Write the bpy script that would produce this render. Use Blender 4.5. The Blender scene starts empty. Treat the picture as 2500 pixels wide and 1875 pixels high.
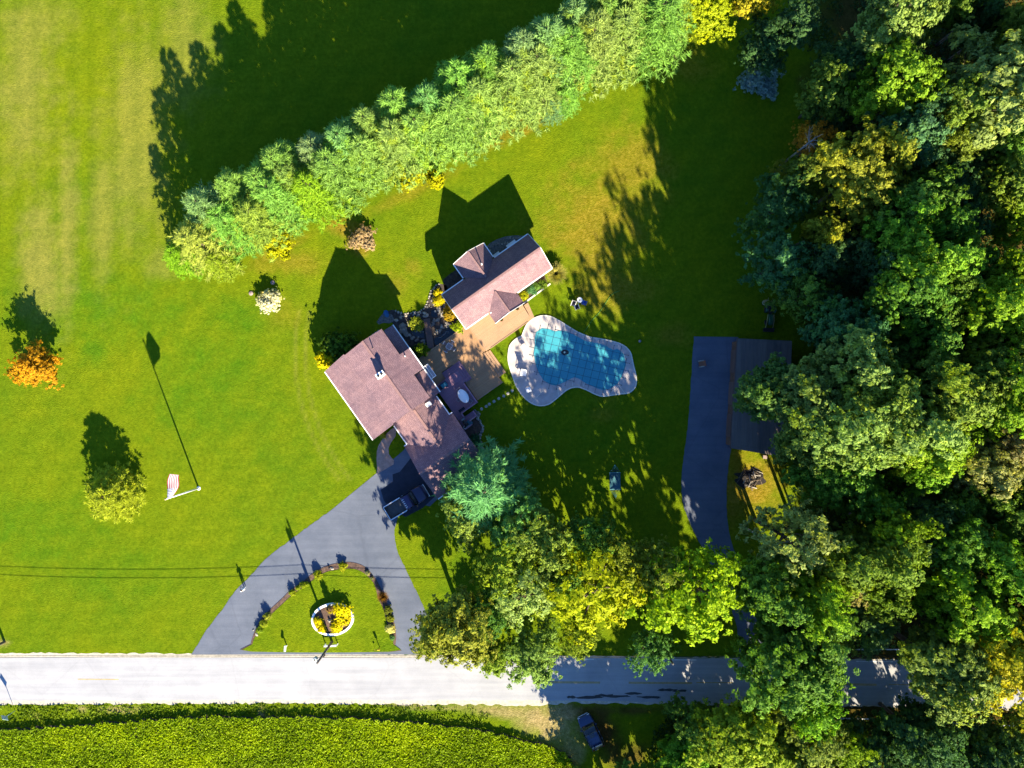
import bpy, bmesh, math, random
import numpy as np
from mathutils import Vector, Matrix, Euler

S = bpy.context.scene
COL = S.collection
R = math.radians
PI = math.pi

# ------------------------------------------------------------------ camera, sky, sun, exposure
CAM_H = 116.0            # flying height of the drone over the lawn, metres
GSD = 0.05               # metres of ground for one photograph pixel (2500 px wide)
cam_d = bpy.data.cameras.new('camera')
cam = bpy.data.objects.new('camera', cam_d)
COL.objects.link(cam)
cam.location = (0, 0, CAM_H)
cam.rotation_euler = (0, 0, 0)
cam_d.sensor_fit = 'HORIZONTAL'
cam_d.sensor_width = 36.0
cam_d.lens = 36.0 / (2 * (1250 * GSD / CAM_H))
cam_d.clip_start = 1.0
cam_d.clip_end = 6000.0
S.camera = cam

SUN_EL = R(30.0)
SUN_H = Vector((0.35, -0.936)).normalized()      # towards the sun, on the ground plane
world = bpy.data.worlds.new('World')
S.world = world
world.use_nodes = True
wn = world.node_tree.nodes
wl = world.node_tree.links
wn.clear()
sky = wn.new('ShaderNodeTexSky')
sky.sky_type = 'NISHITA'
sky.sun_disc = False
sky.sun_elevation = SUN_EL
sky.sun_rotation = math.atan2(SUN_H.x, SUN_H.y)
sky.altitude = 200
sky.air_density = 1.0
sky.dust_density = 0.0
sky.ozone_density = 10.0
bg = wn.new('ShaderNodeBackground')
bg.inputs['Strength'].default_value = 0.085
wo = wn.new('ShaderNodeOutputWorld')
wl.new(sky.outputs[0], bg.inputs['Color'])
wl.new(bg.outputs[0], wo.inputs['Surface'])

sun_d = bpy.data.lights.new('sun', 'SUN')
sun_d.energy = 5.0
sun_d.angle = R(0.5)
sun_d.color = (1.0, 0.87, 0.62)
sun = bpy.data.objects.new('sun', sun_d)
COL.objects.link(sun)
sdir = Vector((SUN_H.x * math.cos(SUN_EL), SUN_H.y * math.cos(SUN_EL), math.sin(SUN_EL)))
sun.rotation_euler = (-sdir).to_track_quat('-Z', 'Y').to_euler()
sun.location = sdir * 300

vs = S.view_settings
vs.view_transform = 'Standard'
vs.look = 'None'
vs.exposure = 2.13
vs.gamma = 1.0
vs.use_curve_mapping = False
S.render.engine = 'CYCLES'
S.cycles.max_bounces = 5
S.cycles.diffuse_bounces = 3
S.cycles.transparent_max_bounces = 4
S.cycles.use_denoising = True

# ------------------------------------------------------------------ where things stand
def W2(px, py, z=0.0):
    """photograph position of a point that stands z metres above the lawn -> metres on the plan"""
    k = GSD * (CAM_H - z) / CAM_H
    return ((px - 1250) * k, -(py - 937.5) * k)

def W(px, py, z=0.0, h=None):
    x, y = W2(px, py, z)
    return Vector((x, y, z if h is None else h))

BU = Vector((0.5762118, -0.81730041)); BV = Vector((0.81730041, 0.5762118)); BO = Vector((-16.921875, 4.5703125))
BROT = math.atan2(BV.y, BV.x)
def LB(a, b, z=0.0):
    """plan frame of the two houses: a along the main ridge (to the lower right), b across it"""
    p = BO + BU * a + BV * b
    return Vector((p.x, p.y, z))

# ------------------------------------------------------------------ objects
def tag(o, label=None, cat=None, group=None, kind=None):
    if label: o['label'] = label
    if cat: o['category'] = cat
    if group: o['group'] = group
    if kind: o['kind'] = kind
    return o

def thing(name, label, cat, loc=(0, 0, 0), rotz=0.0, group=None):
    o = bpy.data.objects.new(name, None)
    o.empty_display_size = 0.3
    COL.objects.link(o)
    o.location = loc
    o.rotation_euler = (0, 0, rotz)
    return tag(o, label, cat, group)

def link(name, me, parent=None):
    o = bpy.data.objects.new(name, me)
    COL.objects.link(o)
    if parent is not None:
        o.parent = parent
    return o

def copy_tree(o, parent=None):
    c = o.copy()
    COL.objects.link(c)
    if parent is not None:
        c.parent = parent
    for ch in list(o.children):
        copy_tree(ch, c)
    return c

def smooth_poly(pts, n=4, closed=True):
    """Catmull-Rom through 2-D points"""
    out = []
    N = len(pts)
    rng = range(N) if closed else range(N - 1)
    for i in rng:
        if closed:
            p0, p1, p2, p3 = pts[i - 1], pts[i], pts[(i + 1) % N], pts[(i + 2) % N]
        else:
            p0, p1, p2, p3 = pts[max(i - 1, 0)], pts[i], pts[i + 1], pts[min(i + 2, N - 1)]
        for k in range(n):
            t = k / n
            q = []
            for d in range(2):
                q.append(0.5 * (2 * p1[d] + (p2[d] - p0[d]) * t + (2 * p0[d] - 5 * p1[d] + 4 * p2[d] - p3[d]) * t * t
                                + (3 * p1[d] - p0[d] - 3 * p2[d] + p3[d]) * t ** 3))
            out.append(tuple(q))
    if not closed:
        out.append(tuple(pts[-1]))
    return out

def area2(p):
    return 0.5 * sum(p[i - 1][0] * p[i][1] - p[i][0] * p[i - 1][1] for i in range(len(p)))

class MB:
    """collects shapes and links them as ONE mesh object"""
    def __init__(self):
        self.v = []; self.f = []; self.uv = {}; self.sm = set()
    def face(self, idx, uv=None, smooth=False):
        self.f.append(tuple(idx))
        if uv is not None: self.uv[len(self.f) - 1] = uv
        if smooth: self.sm.add(len(self.f) - 1)
    def add(self, vs_):
        b = len(self.v)
        self.v += [tuple(p) for p in vs_]
        return b
    def box(self, c, s, rz=0.0, M=None):
        hx, hy, hz = s[0] / 2, s[1] / 2, s[2] / 2
        cs, sn = math.cos(rz), math.sin(rz)
        P = []
        for z in (-hz, hz):
            for x, y in ((-hx, -hy), (hx, -hy), (hx, hy), (-hx, hy)):
                p = Vector((x * cs - y * sn, x * sn + y * cs, z)) if M is None else M @ Vector((x, y, z))
                P.append((c[0] + p.x, c[1] + p.y, c[2] + p.z))
        b = self.add(P)
        for q in ((3, 2, 1, 0), (4, 5, 6, 7), (0, 1, 5, 4), (1, 2, 6, 5), (2, 3, 7, 6), (3, 0, 4, 7)):
            self.face([b + i for i in q])
        return self
    def bar(self, p0, p1, w, h):
        """square bar from p0 to p1"""
        p0 = Vector(p0); p1 = Vector(p1)
        d = p1 - p0
        L = d.length
        if L < 1e-6: return self
        M = d.to_track_quat('X', 'Z').to_matrix()
        return self.box((p0 + p1) / 2, (L, w, h), M=M)
    def tube(self, p0, p1, r0, r1=None, n=8, caps=True, smooth=True):
        r1 = r0 if r1 is None else r1
        p0 = Vector(p0); p1 = Vector(p1)
        M = (p1 - p0).to_track_quat('Z', 'X').to_matrix()
        P = []
        for p, r in ((p0, r0), (p1, r1)):
            for k in range(n):
                a = 2 * PI * k / n
                P.append(p + M @ Vector((r * math.cos(a), r * math.sin(a), 0)))
        b = self.add(P)
        for k in range(n):
            k2 = (k + 1) % n
            self.face((b + k, b + k2, b + n + k2, b + n + k), smooth=smooth)
        if caps:
            self.face([b + n + k for k in range(n)])
            self.face([b + k for k in reversed(range(n))])
        return self
    def path(self, pts, r, n=6):
        for i in range(len(pts) - 1):
            self.tube(pts[i], pts[i + 1], r, n=n, caps=True)
        return self
    def prism(self, poly, z0, z1, bottom=True):
        poly = [(p[0], p[1]) for p in poly]
        if area2(poly) < 0: poly = poly[::-1]
        n = len(poly)
        b = self.add([(x, y, z0) for x, y in poly] + [(x, y, z1) for x, y in poly])
        self.face([b + n + k for k in range(n)])
        if bottom: self.face([b + k for k in reversed(range(n))])
        for k in range(n):
            k2 = (k + 1) % n
            self.face((b + k, b + k2, b + n + k2, b + n + k))
        return self
    def sheet(self, poly, z):
        poly = [(p[0], p[1]) for p in poly]
        if area2(poly) < 0: poly = poly[::-1]
        b = self.add([(x, y, z) for x, y in poly])
        self.face([b + k for k in range(len(poly))])
        return self
    def slab(self, top, t):
        """sloping plate: top corner points (counter-clockwise from above), t thick, with UVs in metres
        (u along the first edge, v up the slope)"""
        top = [Vector(p) for p in top]
        nrm = Vector((0, 0, 0))
        for i in range(len(top)):
            a, b_ = top[i - 1], top[i]
            nrm += a.cross(b_)
        if nrm.z < 0: top = top[::-1]; nrm = -nrm
        nrm.normalize()
        n = len(top)
        down = Vector((0, 0, -1)) - nrm * (-nrm.z)
        if down.length < 1e-4: down = Vector((0, -1, 0))
        down.normalize()
        across = nrm.cross(down)
        b = self.add(top + [p - Vector((0, 0, t)) for p in top])
        self.face([b + k for k in range(n)], uv=[(p.dot(across), p.dot(down)) for p in top])
        self.face([b + n + k for k in reversed(range(n))])
        for k in range(n):
            k2 = (k + 1) % n
            self.face((b + k2, b + k, b + n + k, b + n + k2))
        return self
    def poly(self, pts, uv=None):
        b = self.add(pts)
        self.face([b + k for k in range(len(pts))], uv=uv)
        return self
    def loft(self, secs, caps=True, smooth=True, closed=True):
        """secs: equal-length rings of 3-D points"""
        n = len(secs[0])
        b = self.add([p for s_ in secs for p in s_])
        for i in range(len(secs) - 1):
            for k in range(n if closed else n - 1):
                k2 = (k + 1) % n
                self.face((b + i * n + k, b + i * n + k2, b + (i + 1) * n + k2, b + (i + 1) * n + k), smooth=smooth)
        if caps:
            self.face([b + k for k in reversed(range(n))])
            self.face([b + (len(secs) - 1) * n + k for k in range(n)])
        return self
    def lathe(self, prof, c=(0, 0, 0), n=14, sx=1.0, sy=1.0):
        secs = []
        for r, z in prof:
            secs.append([(c[0] + sx * r * math.cos(2 * PI * k / n), c[1] + sy * r * math.sin(2 * PI * k / n), c[2] + z) for k in range(n)])
        return self.loft(secs)
    def ring(self, c, rx, ry, w, z0, z1, n=40, rz=0.0):
        """flat-topped oval ring"""
        cs, sn = math.cos(rz), math.sin(rz)
        rows = []
        for (ax, ay, z) in ((rx, ry, z0), (rx, ry, z1), (rx - w, ry - w, z1), (rx - w, ry - w, z0)):
            rows.append([(c[0] + ax * math.cos(2 * PI * k / n) * cs - ay * math.sin(2 * PI * k / n) * sn,
                          c[1] + ax * math.cos(2 * PI * k / n) * sn + ay * math.sin(2 * PI * k / n) * cs, z) for k in range(n)])
        b = self.add([p for r_ in rows for p in r_])
        for i in range(3):
            for k in range(n):
                k2 = (k + 1) % n
                self.face((b + i * n + k, b + i * n + k2, b + (i + 1) * n + k2, b + (i + 1) * n + k))
        return self
    def mesh(self, name, mat, off=(0, 0, 0)):
        me = bpy.data.meshes.new(name)
        off = Vector(off)
        me.from_pydata([(p[0] - off.x, p[1] - off.y, p[2] - off.z) for p in self.v], [], self.f)
        mats = mat if isinstance(mat, (list, tuple)) else [mat]
        for m in mats: me.materials.append(m)
        if self.uv:
            lay = me.uv_layers.new(name='UVMap')
            for pi, uv in self.uv.items():
                pl = me.polygons[pi]
                for k, li in enumerate(pl.loop_indices):
                    lay.data[li].uv = uv[k]
        if self.sm:
            for i in self.sm: me.polygons[i].use_smooth = True
        me.update()
        return me
    def build(self, name, mat, parent=None, local=False, bevel=0.0):
        """world-space shapes; with a parent the mesh is moved into the parent's frame (parents turn only when local=True)"""
        off = (0, 0, 0)
        if parent is not None and not local:
            q = parent; off = Vector((0, 0, 0))
            while q is not None:
                off += Vector(q.location); q = q.parent
        o = link(name, self.mesh(name, mat, off), parent)
        if bevel:
            md = o.modifiers.new('bevel', 'BEVEL'); md.width = bevel; md.segments = 2; md.limit_method = 'ANGLE'
        return o
    def struct(self, name, mat):
        return tag(self.build(name, mat), kind='structure')

# ------------------------------------------------------------------ materials
def nodes_of(name):
    m = bpy.data.materials.new(name)
    m.use_nodes = True
    nt = m.node_tree
    nt.nodes.clear()
    out = nt.nodes.new('ShaderNodeOutputMaterial')
    return m, nt.nodes, nt.links, out

def setin(node, **kw):
    for k, v_ in kw.items():
        node.inputs[k.replace('_', ' ')].default_value = v_

ALB = 0.68
def dim(N, L, c):
    return mixc(N, L, c, (ALB, ALB, ALB), 1.0, 'MULTIPLY')

def mixc(N, L, a, b, fac, mode='MIX'):
    n = N.new('ShaderNodeMix')
    n.data_type = 'RGBA'
    n.blend_type = mode
    n.clamp_factor = True
    for sock, val in ((n.inputs[0], fac), (n.inputs[6], a), (n.inputs[7], b)):
        if hasattr(val, 'is_linked'): L.new(val, sock)
        elif isinstance(val, (int, float)): sock.default_value = val
        else: sock.default_value = (*val[:3], 1)
    return n.outputs[2]

def noise(N, L, scale, detail=3, rough=0.55, vec=None, dist=0.0):
    n = N.new('ShaderNodeTexNoise')
    setin(n, Scale=scale, Detail=detail, Roughness=rough, Distortion=dist)
    if vec is not None: L.new(vec, n.inputs['Vector'])
    return n.outputs['Fac']

def ramp(N, L, fac, lo, hi):
    n = N.new('ShaderNodeMapRange')
    n.inputs['From Min'].default_value = lo
    n.inputs['From Max'].default_value = hi
    L.new(fac, n.inputs['Value'])
    return n.outputs['Result']

def objpos(N, L, sc=(1, 1, 1), rz=0.0):
    """object coordinates in metres, optionally stretched"""
    t = N.new('ShaderNodeNewGeometry')
    mp = N.new('ShaderNodeMapping')
    mp.inputs['Scale'].default_value = sc
    mp.inputs['Rotation'].default_value = (0, 0, rz)
    L.new(t.outputs['Position'], mp.inputs['Vector'])
    return mp.outputs['Vector']

def bump(N, L, h, strength, dist):
    b = N.new('ShaderNodeBump')
    setin(b, Strength=strength, Distance=dist)
    L.new(h, b.inputs['Height'])
    return b.outputs['Normal']

def mat(name, col, rough=0.7, var=0.18, scale=6.0, metal=0.0, bmp=0.0, bscale=None, col2=None, spec=0.3, coat=0.0, keep=False):
    m, N, L, out = nodes_of(name)
    p = N.new('ShaderNodeBsdfPrincipled')
    vec = objpos(N, L)
    f = ramp(N, L, noise(N, L, scale, 4, 0.6, vec), 0.3, 0.7)
    a = [c * (1 - var) for c in col]
    b = [min(1, c * (1 + var)) for c in col] if col2 is None else col2
    c = mixc(N, L, a, b, f)
    L.new(c if keep else dim(N, L, c), p.inputs['Base Color'])
    setin(p, Roughness=rough, Metallic=metal)
    p.inputs['Specular IOR Level'].default_value = spec
    if coat: p.inputs['Coat Weight'].default_value = coat
    if bmp:
        L.new(bump(N, L, noise(N, L, bscale or scale * 3, 4, 0.6, vec), 0.8, bmp), p.inputs['Normal'])
    L.new(p.outputs[0], out.inputs['Surface'])
    return m

def lawn_material():
    m, N, L, out = nodes_of('lawn')
    p = N.new('ShaderNodeBsdfPrincipled')
    pos = objpos(N, L)
    def attr(n):
        a = N.new('ShaderNodeAttribute'); a.attribute_name = n; return a.outputs['Fac']
    big = ramp(N, L, noise(N, L, 0.05, 4, 0.6, pos), 0.36, 0.66)
    mid = ramp(N, L, noise(N, L, 0.35, 5, 0.65, pos), 0.3, 0.72)
    fine = ramp(N, L, noise(N, L, 2.2, 4, 0.7, pos), 0.28, 0.72)
    tiny = ramp(N, L, noise(N, L, 7.0, 2, 0.6, objpos(N, L, (1, 2.0, 1), 0.5)), 0.25, 0.75)
    green = mixc(N, L, (0.088, 0.176, 0.0080), (0.150, 0.208, 0.0070), big)
    green = mixc(N, L, green, (0.058, 0.172, 0.0080), attr('lush'))
    green = mixc(N, L, green, (0.195, 0.238, 0.008), mid_mul(N, L, mid, 0.5))
    pale = mixc(N, L, green, (0.265, 0.255, 0.060), attr('pale'))
    dry = mixc(N, L, (0.215, 0.160, 0.006), (0.330, 0.235, 0.045), fine)
    c = mixc(N, L, pale, dry, attr('dry'))
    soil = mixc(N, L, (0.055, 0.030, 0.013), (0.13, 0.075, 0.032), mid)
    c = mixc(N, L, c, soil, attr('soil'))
    sand = mixc(N, L, (0.30, 0.22, 0.10), (0.46, 0.37, 0.21), fine)
    c = mixc(N, L, c, sand, attr('sand'))
    # mowing passes: faint parallel stripes, two directions
    w = N.new('ShaderNodeTexWave'); w.wave_type = 'BANDS'; w.bands_direction = 'X'
    setin(w, Scale=0.10, Distortion=1.5, Detail=2.0); w.inputs['Detail Scale'].default_value = 0.6
    L.new(objpos(N, L, (1, 1, 1), 0.62), w.inputs['Vector'])
    stripe = ramp(N, L, w.outputs['Fac'], 0.0, 1.0)
    c = mixc(N, L, c, mixc(N, L, (0.78, 0.80, 0.8), (1.16, 1.12, 1.0), stripe), 0.22, 'MULTIPLY')
    w2 = N.new('ShaderNodeTexWave'); w2.wave_type = 'BANDS'; w2.bands_direction = 'X'
    setin(w2, Scale=0.13, Distortion=5.0, Detail=4.0); w2.inputs['Detail Scale'].default_value = 0.35
    L.new(objpos(N, L, (1, 0.12, 1), 0.03), w2.inputs['Vector'])
    c = mixc(N, L, c, mixc(N, L, (0.80, 0.84, 0.8), (1.28, 1.16, 1.25), w2.outputs['Fac']), mid_mul(N, L, attr('mow'), 0.42), 'MULTIPLY')
    w3 = N.new('ShaderNodeTexWave'); w3.wave_type = 'BANDS'; w3.bands_direction = 'Y'
    setin(w3, Scale=0.17, Distortion=2.5, Detail=3.0); w3.inputs['Detail Scale'].default_value = 0.3
    L.new(objpos(N, L, (0.25, 1, 1), -0.42), w3.inputs['Vector'])
    c = mixc(N, L, c, mixc(N, L, (0.84, 0.88, 0.8), (1.18, 1.10, 1.1), w3.outputs['Fac']), 0.20, 'MULTIPLY')
    tuft = ramp(N, L, noise(N, L, 1.1, 5, 0.75, pos), 0.30, 0.70)
    c = mixc(N, L, c, mixc(N, L, (0.72, 0.80, 0.7), (1.22, 1.14, 1.1), tuft), 0.55, 'MULTIPLY')
    c = mixc(N, L, c, mixc(N, L, (0.62, 0.66, 0.6), (1.3, 1.25, 1.2), fine), 0.6, 'MULTIPLY')
    c = mixc(N, L, c, mixc(N, L, (0.6, 0.66, 0.6), (1.35, 1.3, 1.2), tiny), 0.6, 'MULTIPLY')
    L.new(dim(N, L, c), p.inputs['Base Color'])
    setin(p, Roughness=0.9)
    p.inputs['Specular IOR Level'].default_value = 0.0
    L.new(bump(N, L, noise(N, L, 4.5, 4, 0.7, objpos(N, L, (1, 1.7, 1), 0.5)), 0.9, 0.14), p.inputs['Normal'])
    L.new(p.outputs[0], out.inputs['Surface'])
    return m

def mid_mul(N, L, s, k):
    n = N.new('ShaderNodeMath'); n.operation = 'MULTIPLY'
    L.new(s, n.inputs[0]); n.inputs[1].default_value = k
    return n.outputs[0]

def road_material(name, a, b, streak, patch, crack=0.5):
    m, N, L, out = nodes_of(name)
    p = N.new('ShaderNodeBsdfPrincipled')
    pos = objpos(N, L)
    lng = ramp(N, L, noise(N, L, 1.3, 4, 0.6, objpos(N, L, (0.035, 1, 1))), 0.3, 0.7)
    mid = ramp(N, L, noise(N, L, 0.25, 5, 0.65, pos), 0.32, 0.7)
    fin = ramp(N, L, noise(N, L, 9.0, 3, 0.7, pos), 0.2, 0.8)
    c = mixc(N, L, a, b, mid)
    c = mixc(N, L, c, mixc(N, L, (0.8, 0.8, 0.82), (1.12, 1.1, 1.08), lng), streak, 'MULTIPLY')
    c = mixc(N, L, c, mixc(N, L, (0.8, 0.8, 0.8), (1.15, 1.15, 1.15), fin), patch, 'MULTIPLY')
    vo = N.new('ShaderNodeTexVoronoi'); vo.feature = 'DISTANCE_TO_EDGE'
    setin(vo, Scale=0.16)
    nz = N.new('ShaderNodeTexNoise'); setin(nz, Scale=0.8, Detail=4)
    vadd = N.new('ShaderNodeMix'); vadd.data_type = 'VECTOR'
    vadd.inputs[0].default_value = 0.25
    L.new(pos, vadd.inputs[4]); L.new(nz.outputs['Color'], vadd.inputs[5])
    L.new(pos, nz.inputs['Vector'])
    L.new(vadd.outputs[1], vo.inputs['Vector'])
    ck = ramp(N, L, vo.outputs['Distance'], 0.004, 0.014)
    c = mixc(N, L, c, mixc(N, L, (0.62, 0.62, 0.64), (1, 1, 1), ck), crack, 'MULTIPLY')
    L.new(dim(N, L, c), p.inputs['Base Color'])
    setin(p, Roughness=0.85)
    p.inputs['Specular IOR Level'].default_value = 0.25
    L.new(bump(N, L, noise(N, L, 14, 3, 0.7, pos), 0.5, 0.02), p.inputs['Normal'])
    L.new(p.outputs[0], out.inputs['Surface'])
    return m

def shingle_material(name, a, b, row=0.21, wid=0.42):
    m, N, L, out = nodes_of(name)
    p = N.new('ShaderNodeBsdfPrincipled')
    uv = N.new('ShaderNodeUVMap')
    br = N.new('ShaderNodeTexBrick')
    br.offset = 0.5
    setin(br, Scale=1.0, Mortar_Size=0.012, Mortar_Smooth=0.3, Bias=0.0, Brick_Width=wid, Row_Height=row)
    br.inputs['Color1'].default_value = (*a, 1)
    br.inputs['Color2'].default_value = (*b, 1)
    br.inputs['Mortar'].default_value = (a[0] * 0.55, a[1] * 0.55, a[2] * 0.55, 1)
    L.new(uv.outputs[0], br.inputs['Vector'])
    pos = objpos(N, L)
    fin = ramp(N, L, noise(N, L, 8.0, 3, 0.75, pos), 0.28, 0.72)
    wth = ramp(N, L, noise(N, L, 0.5, 5, 0.65, pos), 0.3, 0.72)
    c = mixc(N, L, br.outputs['Color'], mixc(N, L, (0.55, 0.55, 0.6), (1.3, 1.28, 1.25), fin), 0.75, 'MULTIPLY')
    c = mixc(N, L, c, mixc(N, L, (0.76, 0.78, 0.84), (1.16, 1.12, 1.06), wth), 0.9, 'MULTIPLY')
    mp = N.new('ShaderNodeMapping'); mp.inputs['Scale'].default_value = (2.2, 0.18, 1); L.new(uv.outputs[0], mp.inputs['Vector'])
    stk = ramp(N, L, noise(N, L, 1.0, 4, 0.6, mp.outputs['Vector']), 0.35, 0.65)
    c = mixc(N, L, c, mixc(N, L, (0.80, 0.80, 0.84), (1.1, 1.1, 1.08), stk), 0.6, 'MULTIPLY')
    L.new(dim(N, L, c), p.inputs['Base Color'])
    setin(p, Roughness=0.9)
    p.inputs['Specular IOR Level'].default_value = 0.15
    L.new(bump(N, L, br.outputs['Fac'], -0.5, 0.015), p.inputs['Normal'])
    L.new(p.outputs[0], out.inputs['Surface'])
    return m

def plank_material(name, a, b, rz, width=0.14, rough=0.65, wear=0.6):
    m, N, L, out = nodes_of(name)
    p = N.new('ShaderNodeBsdfPrincipled')
    vec = objpos(N, L, (1, 1, 1), -rz)
    br = N.new('ShaderNodeTexBrick')
    br.offset = 0.37
    setin(br, Scale=1.0, Mortar_Size=0.008, Mortar_Smooth=0.2, Bias=0.0, Brick_Width=4.2, Row_Height=width)
    br.inputs['Color1'].default_value = (*a, 1)
    br.inputs['Color2'].default_value = (*b, 1)
    br.inputs['Mortar'].default_value = (a[0] * 0.45, a[1] * 0.45, a[2] * 0.45, 1)
    L.new(vec, br.inputs['Vector'])
    pos = objpos(N, L)
    wth = ramp(N, L, noise(N, L, 0.7, 5, 0.6, pos), 0.3, 0.72)
    c = mixc(N, L, br.outputs['Color'], mixc(N, L, (0.8, 0.8, 0.85), (1.15, 1.12, 1.08), wth), wear, 'MULTIPLY')
    L.new(dim(N, L, c), p.inputs['Base Color'])
    setin(p, Roughness=rough)
    p.inputs['Specular IOR Level'].default_value = 0.25
    L.new(bump(N, L, br.outputs['Fac'], -0.4, 0.01), p.inputs['Normal'])
    L.new(p.outputs[0], out.inputs['Surface'])
    return m

def leaf_material(name, trans=0.42, spread=0.45):
    """colour from the object, varied leaf by leaf"""
    m, N, L, out = nodes_of(name)
    oi = N.new('ShaderNodeObjectInfo')
    a = N.new('ShaderNodeAttribute'); a.attribute_name = 'v'
    h = N.new('ShaderNodeAttribute'); h.attribute_name = 'h'
    lo = mixc(N, L, oi.outputs['Color'], (1 - spread, 1 - spread * 0.9, 1 - spread * 0.7), 1.0, 'MULTIPLY')
    hi = mixc(N, L, oi.outputs['Color'], (1 + spread, 1 + spread * 0.85, 1 + spread * 0.5), 1.0, 'MULTIPLY')
    c = mixc(N, L, lo, hi, a.outputs['Fac'])
    yel = mixc(N, L, c, (1.22, 1.08, 0.40), 1.0, 'MULTIPLY')
    c = mixc(N, L, c, yel, h.outputs['Fac'])
    c = dim(N, L, c)
    d = N.new('ShaderNodeBsdfPrincipled')
    setin(d, Roughness=0.6)
    d.inputs['Specular IOR Level'].default_value = 0.10
    L.new(c, d.inputs['Base Color'])
    t = N.new('ShaderNodeBsdfTranslucent')
    tc = mixc(N, L, c, (1.25, 1.25, 0.5), 1.0, 'MULTIPLY')
    L.new(tc, t.inputs['Color'])
    mx = N.new('ShaderNodeMixShader')
    mx.inputs[0].default_value = trans
    L.new(d.outputs[0], mx.inputs[1]); L.new(t.outputs[0], mx.inputs[2])
    L.new(mx.outputs[0], out.inputs['Surface'])
    return m

def cover_material():
    """pool cover mesh: woven blue, darker dusty and wet stains with shapes of their own"""
    m, N, L, out = nodes_of('pool_cover_fabric')
    p = N.new('ShaderNodeBsdfPrincipled')
    pos = objpos(N, L)
    mid = ramp(N, L, noise(N, L, 0.5, 5, 0.6, pos), 0.3, 0.72)
    fin = ramp(N, L, noise(N, L, 6, 3, 0.7, pos), 0.25, 0.75)
    c = mixc(N, L, (0.035, 0.31, 0.41), (0.070, 0.39, 0.47), mid)
    c = mixc(N, L, c, mixc(N, L, (0.85, 0.85, 0.85), (1.15, 1.15, 1.15), fin), 0.6, 'MULTIPLY')
    L.new(dim(N, L, c), p.inputs['Base Color'])
    setin(p, Roughness=0.5)
    p.inputs['Specular IOR Level'].default_value = 0.3
    L.new(bump(N, L, noise(N, L, 1.2, 3, 0.6, pos), 0.4, 0.06), p.inputs['Normal'])
    L.new(p.outputs[0], out.inputs['Surface'])
    return m

def water_material():
    m, N, L, out = nodes_of('pond_water')
    p = N.new('ShaderNodeBsdfPrincipled')
    pos = objpos(N, L)
    c = mixc(N, L, (0.004, 0.007, 0.012), (0.010, 0.014, 0.018), noise(N, L, 1.5, 3, 0.6, pos))
    L.new(c, p.inputs['Base Color'])
    setin(p, Roughness=0.08)
    L.new(bump(N, L, noise(N, L, 3, 3, 0.6, pos), 0.2, 0.03), p.inputs['Normal'])
    L.new(p.outputs[0], out.inputs['Surface'])
    return m

def glass_material():
    m, N, L, out = nodes_of('window_glass')
    p = N.new('ShaderNodeBsdfPrincipled')
    p.inputs['Base Color'].default_value = (0.012, 0.016, 0.022, 1)
    setin(p, Roughness=0.06)
    p.inputs['Specular IOR Level'].default_value = 0.6
    L.new(p.outputs[0], out.inputs['Surface'])
    return m

def flag_material():
    """thirteen stripes and a starred canton, printed flat on the cloth by its own UVs"""
    m, N, L, out = nodes_of('flag_cloth')
    p = N.new('ShaderNodeBsdfPrincipled')
    uv = N.new('ShaderNodeUVMap')
    sp = N.new('ShaderNodeSeparateXYZ')
    L.new(uv.outputs[0], sp.inputs[0])
    def mth(op, a, b=None):
        n = N.new('ShaderNodeMath'); n.operation = op
        for i, x in enumerate((a, b)):
            if x is None: continue
            if hasattr(x, 'is_linked'): L.new(x, n.inputs[i])
            else: n.inputs[i].default_value = x
        return n.outputs[0]
    st = mth('LESS_THAN', mth('MODULO', mth('MULTIPLY', sp.outputs['Y'], 13.0), 2.0), 1.0)
    c = mixc(N, L, (0.46, 0.44, 0.46), (0.22, 0.006, 0.02), st)
    can = mth('MULTIPLY', mth('LESS_THAN', sp.outputs['X'], 0.4), mth('GREATER_THAN', sp.outputs['Y'], 6 / 13))
    gx = mth('SUBTRACT', mth('MODULO', mth('MULTIPLY', sp.outputs['X'], 15.0), 1.0), 0.5)
    gy = mth('SUBTRACT', mth('MODULO', mth('MULTIPLY', sp.outputs['Y'], 9.3), 1.0), 0.5)
    star = mth('LESS_THAN', mth('ADD', mth('MULTIPLY', gx, gx), mth('MULTIPLY', gy, gy)), 0.085)
    blue = mixc(N, L, (0.025, 0.04, 0.16), (0.78, 0.78, 0.8), star)
    c = mixc(N, L, c, blue, can)
    L.new(c, p.inputs['Base Color'])
    setin(p, Roughness=0.75)
    L.new(p.outputs[0], out.inputs['Surface'])
    return m

def metal_roof_material():
    m, N, L, out = nodes_of('shed_roof_sheet')
    p = N.new('ShaderNodeBsdfPrincipled')
    pos = objpos(N, L)
    st = ramp(N, L, noise(N, L, 1.6, 5, 0.7, objpos(N, L, (1, 0.06, 1))), 0.3, 0.7)
    ml = ramp(N, L, noise(N, L, 0.6, 5, 0.65, pos), 0.3, 0.72)
    c = mixc(N, L, (0.11, 0.092, 0.092), (0.235, 0.19, 0.165), st)
    c = mixc(N, L, c, mixc(N, L, (0.75, 0.75, 0.78), (1.2, 1.15, 1.1), ml), 0.6, 'MULTIPLY')
    L.new(dim(N, L, c), p.inputs['Base Color'])
    setin(p, Roughness=0.7)
    L.new(p.outputs[0], out.inputs['Surface'])
    return m

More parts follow.
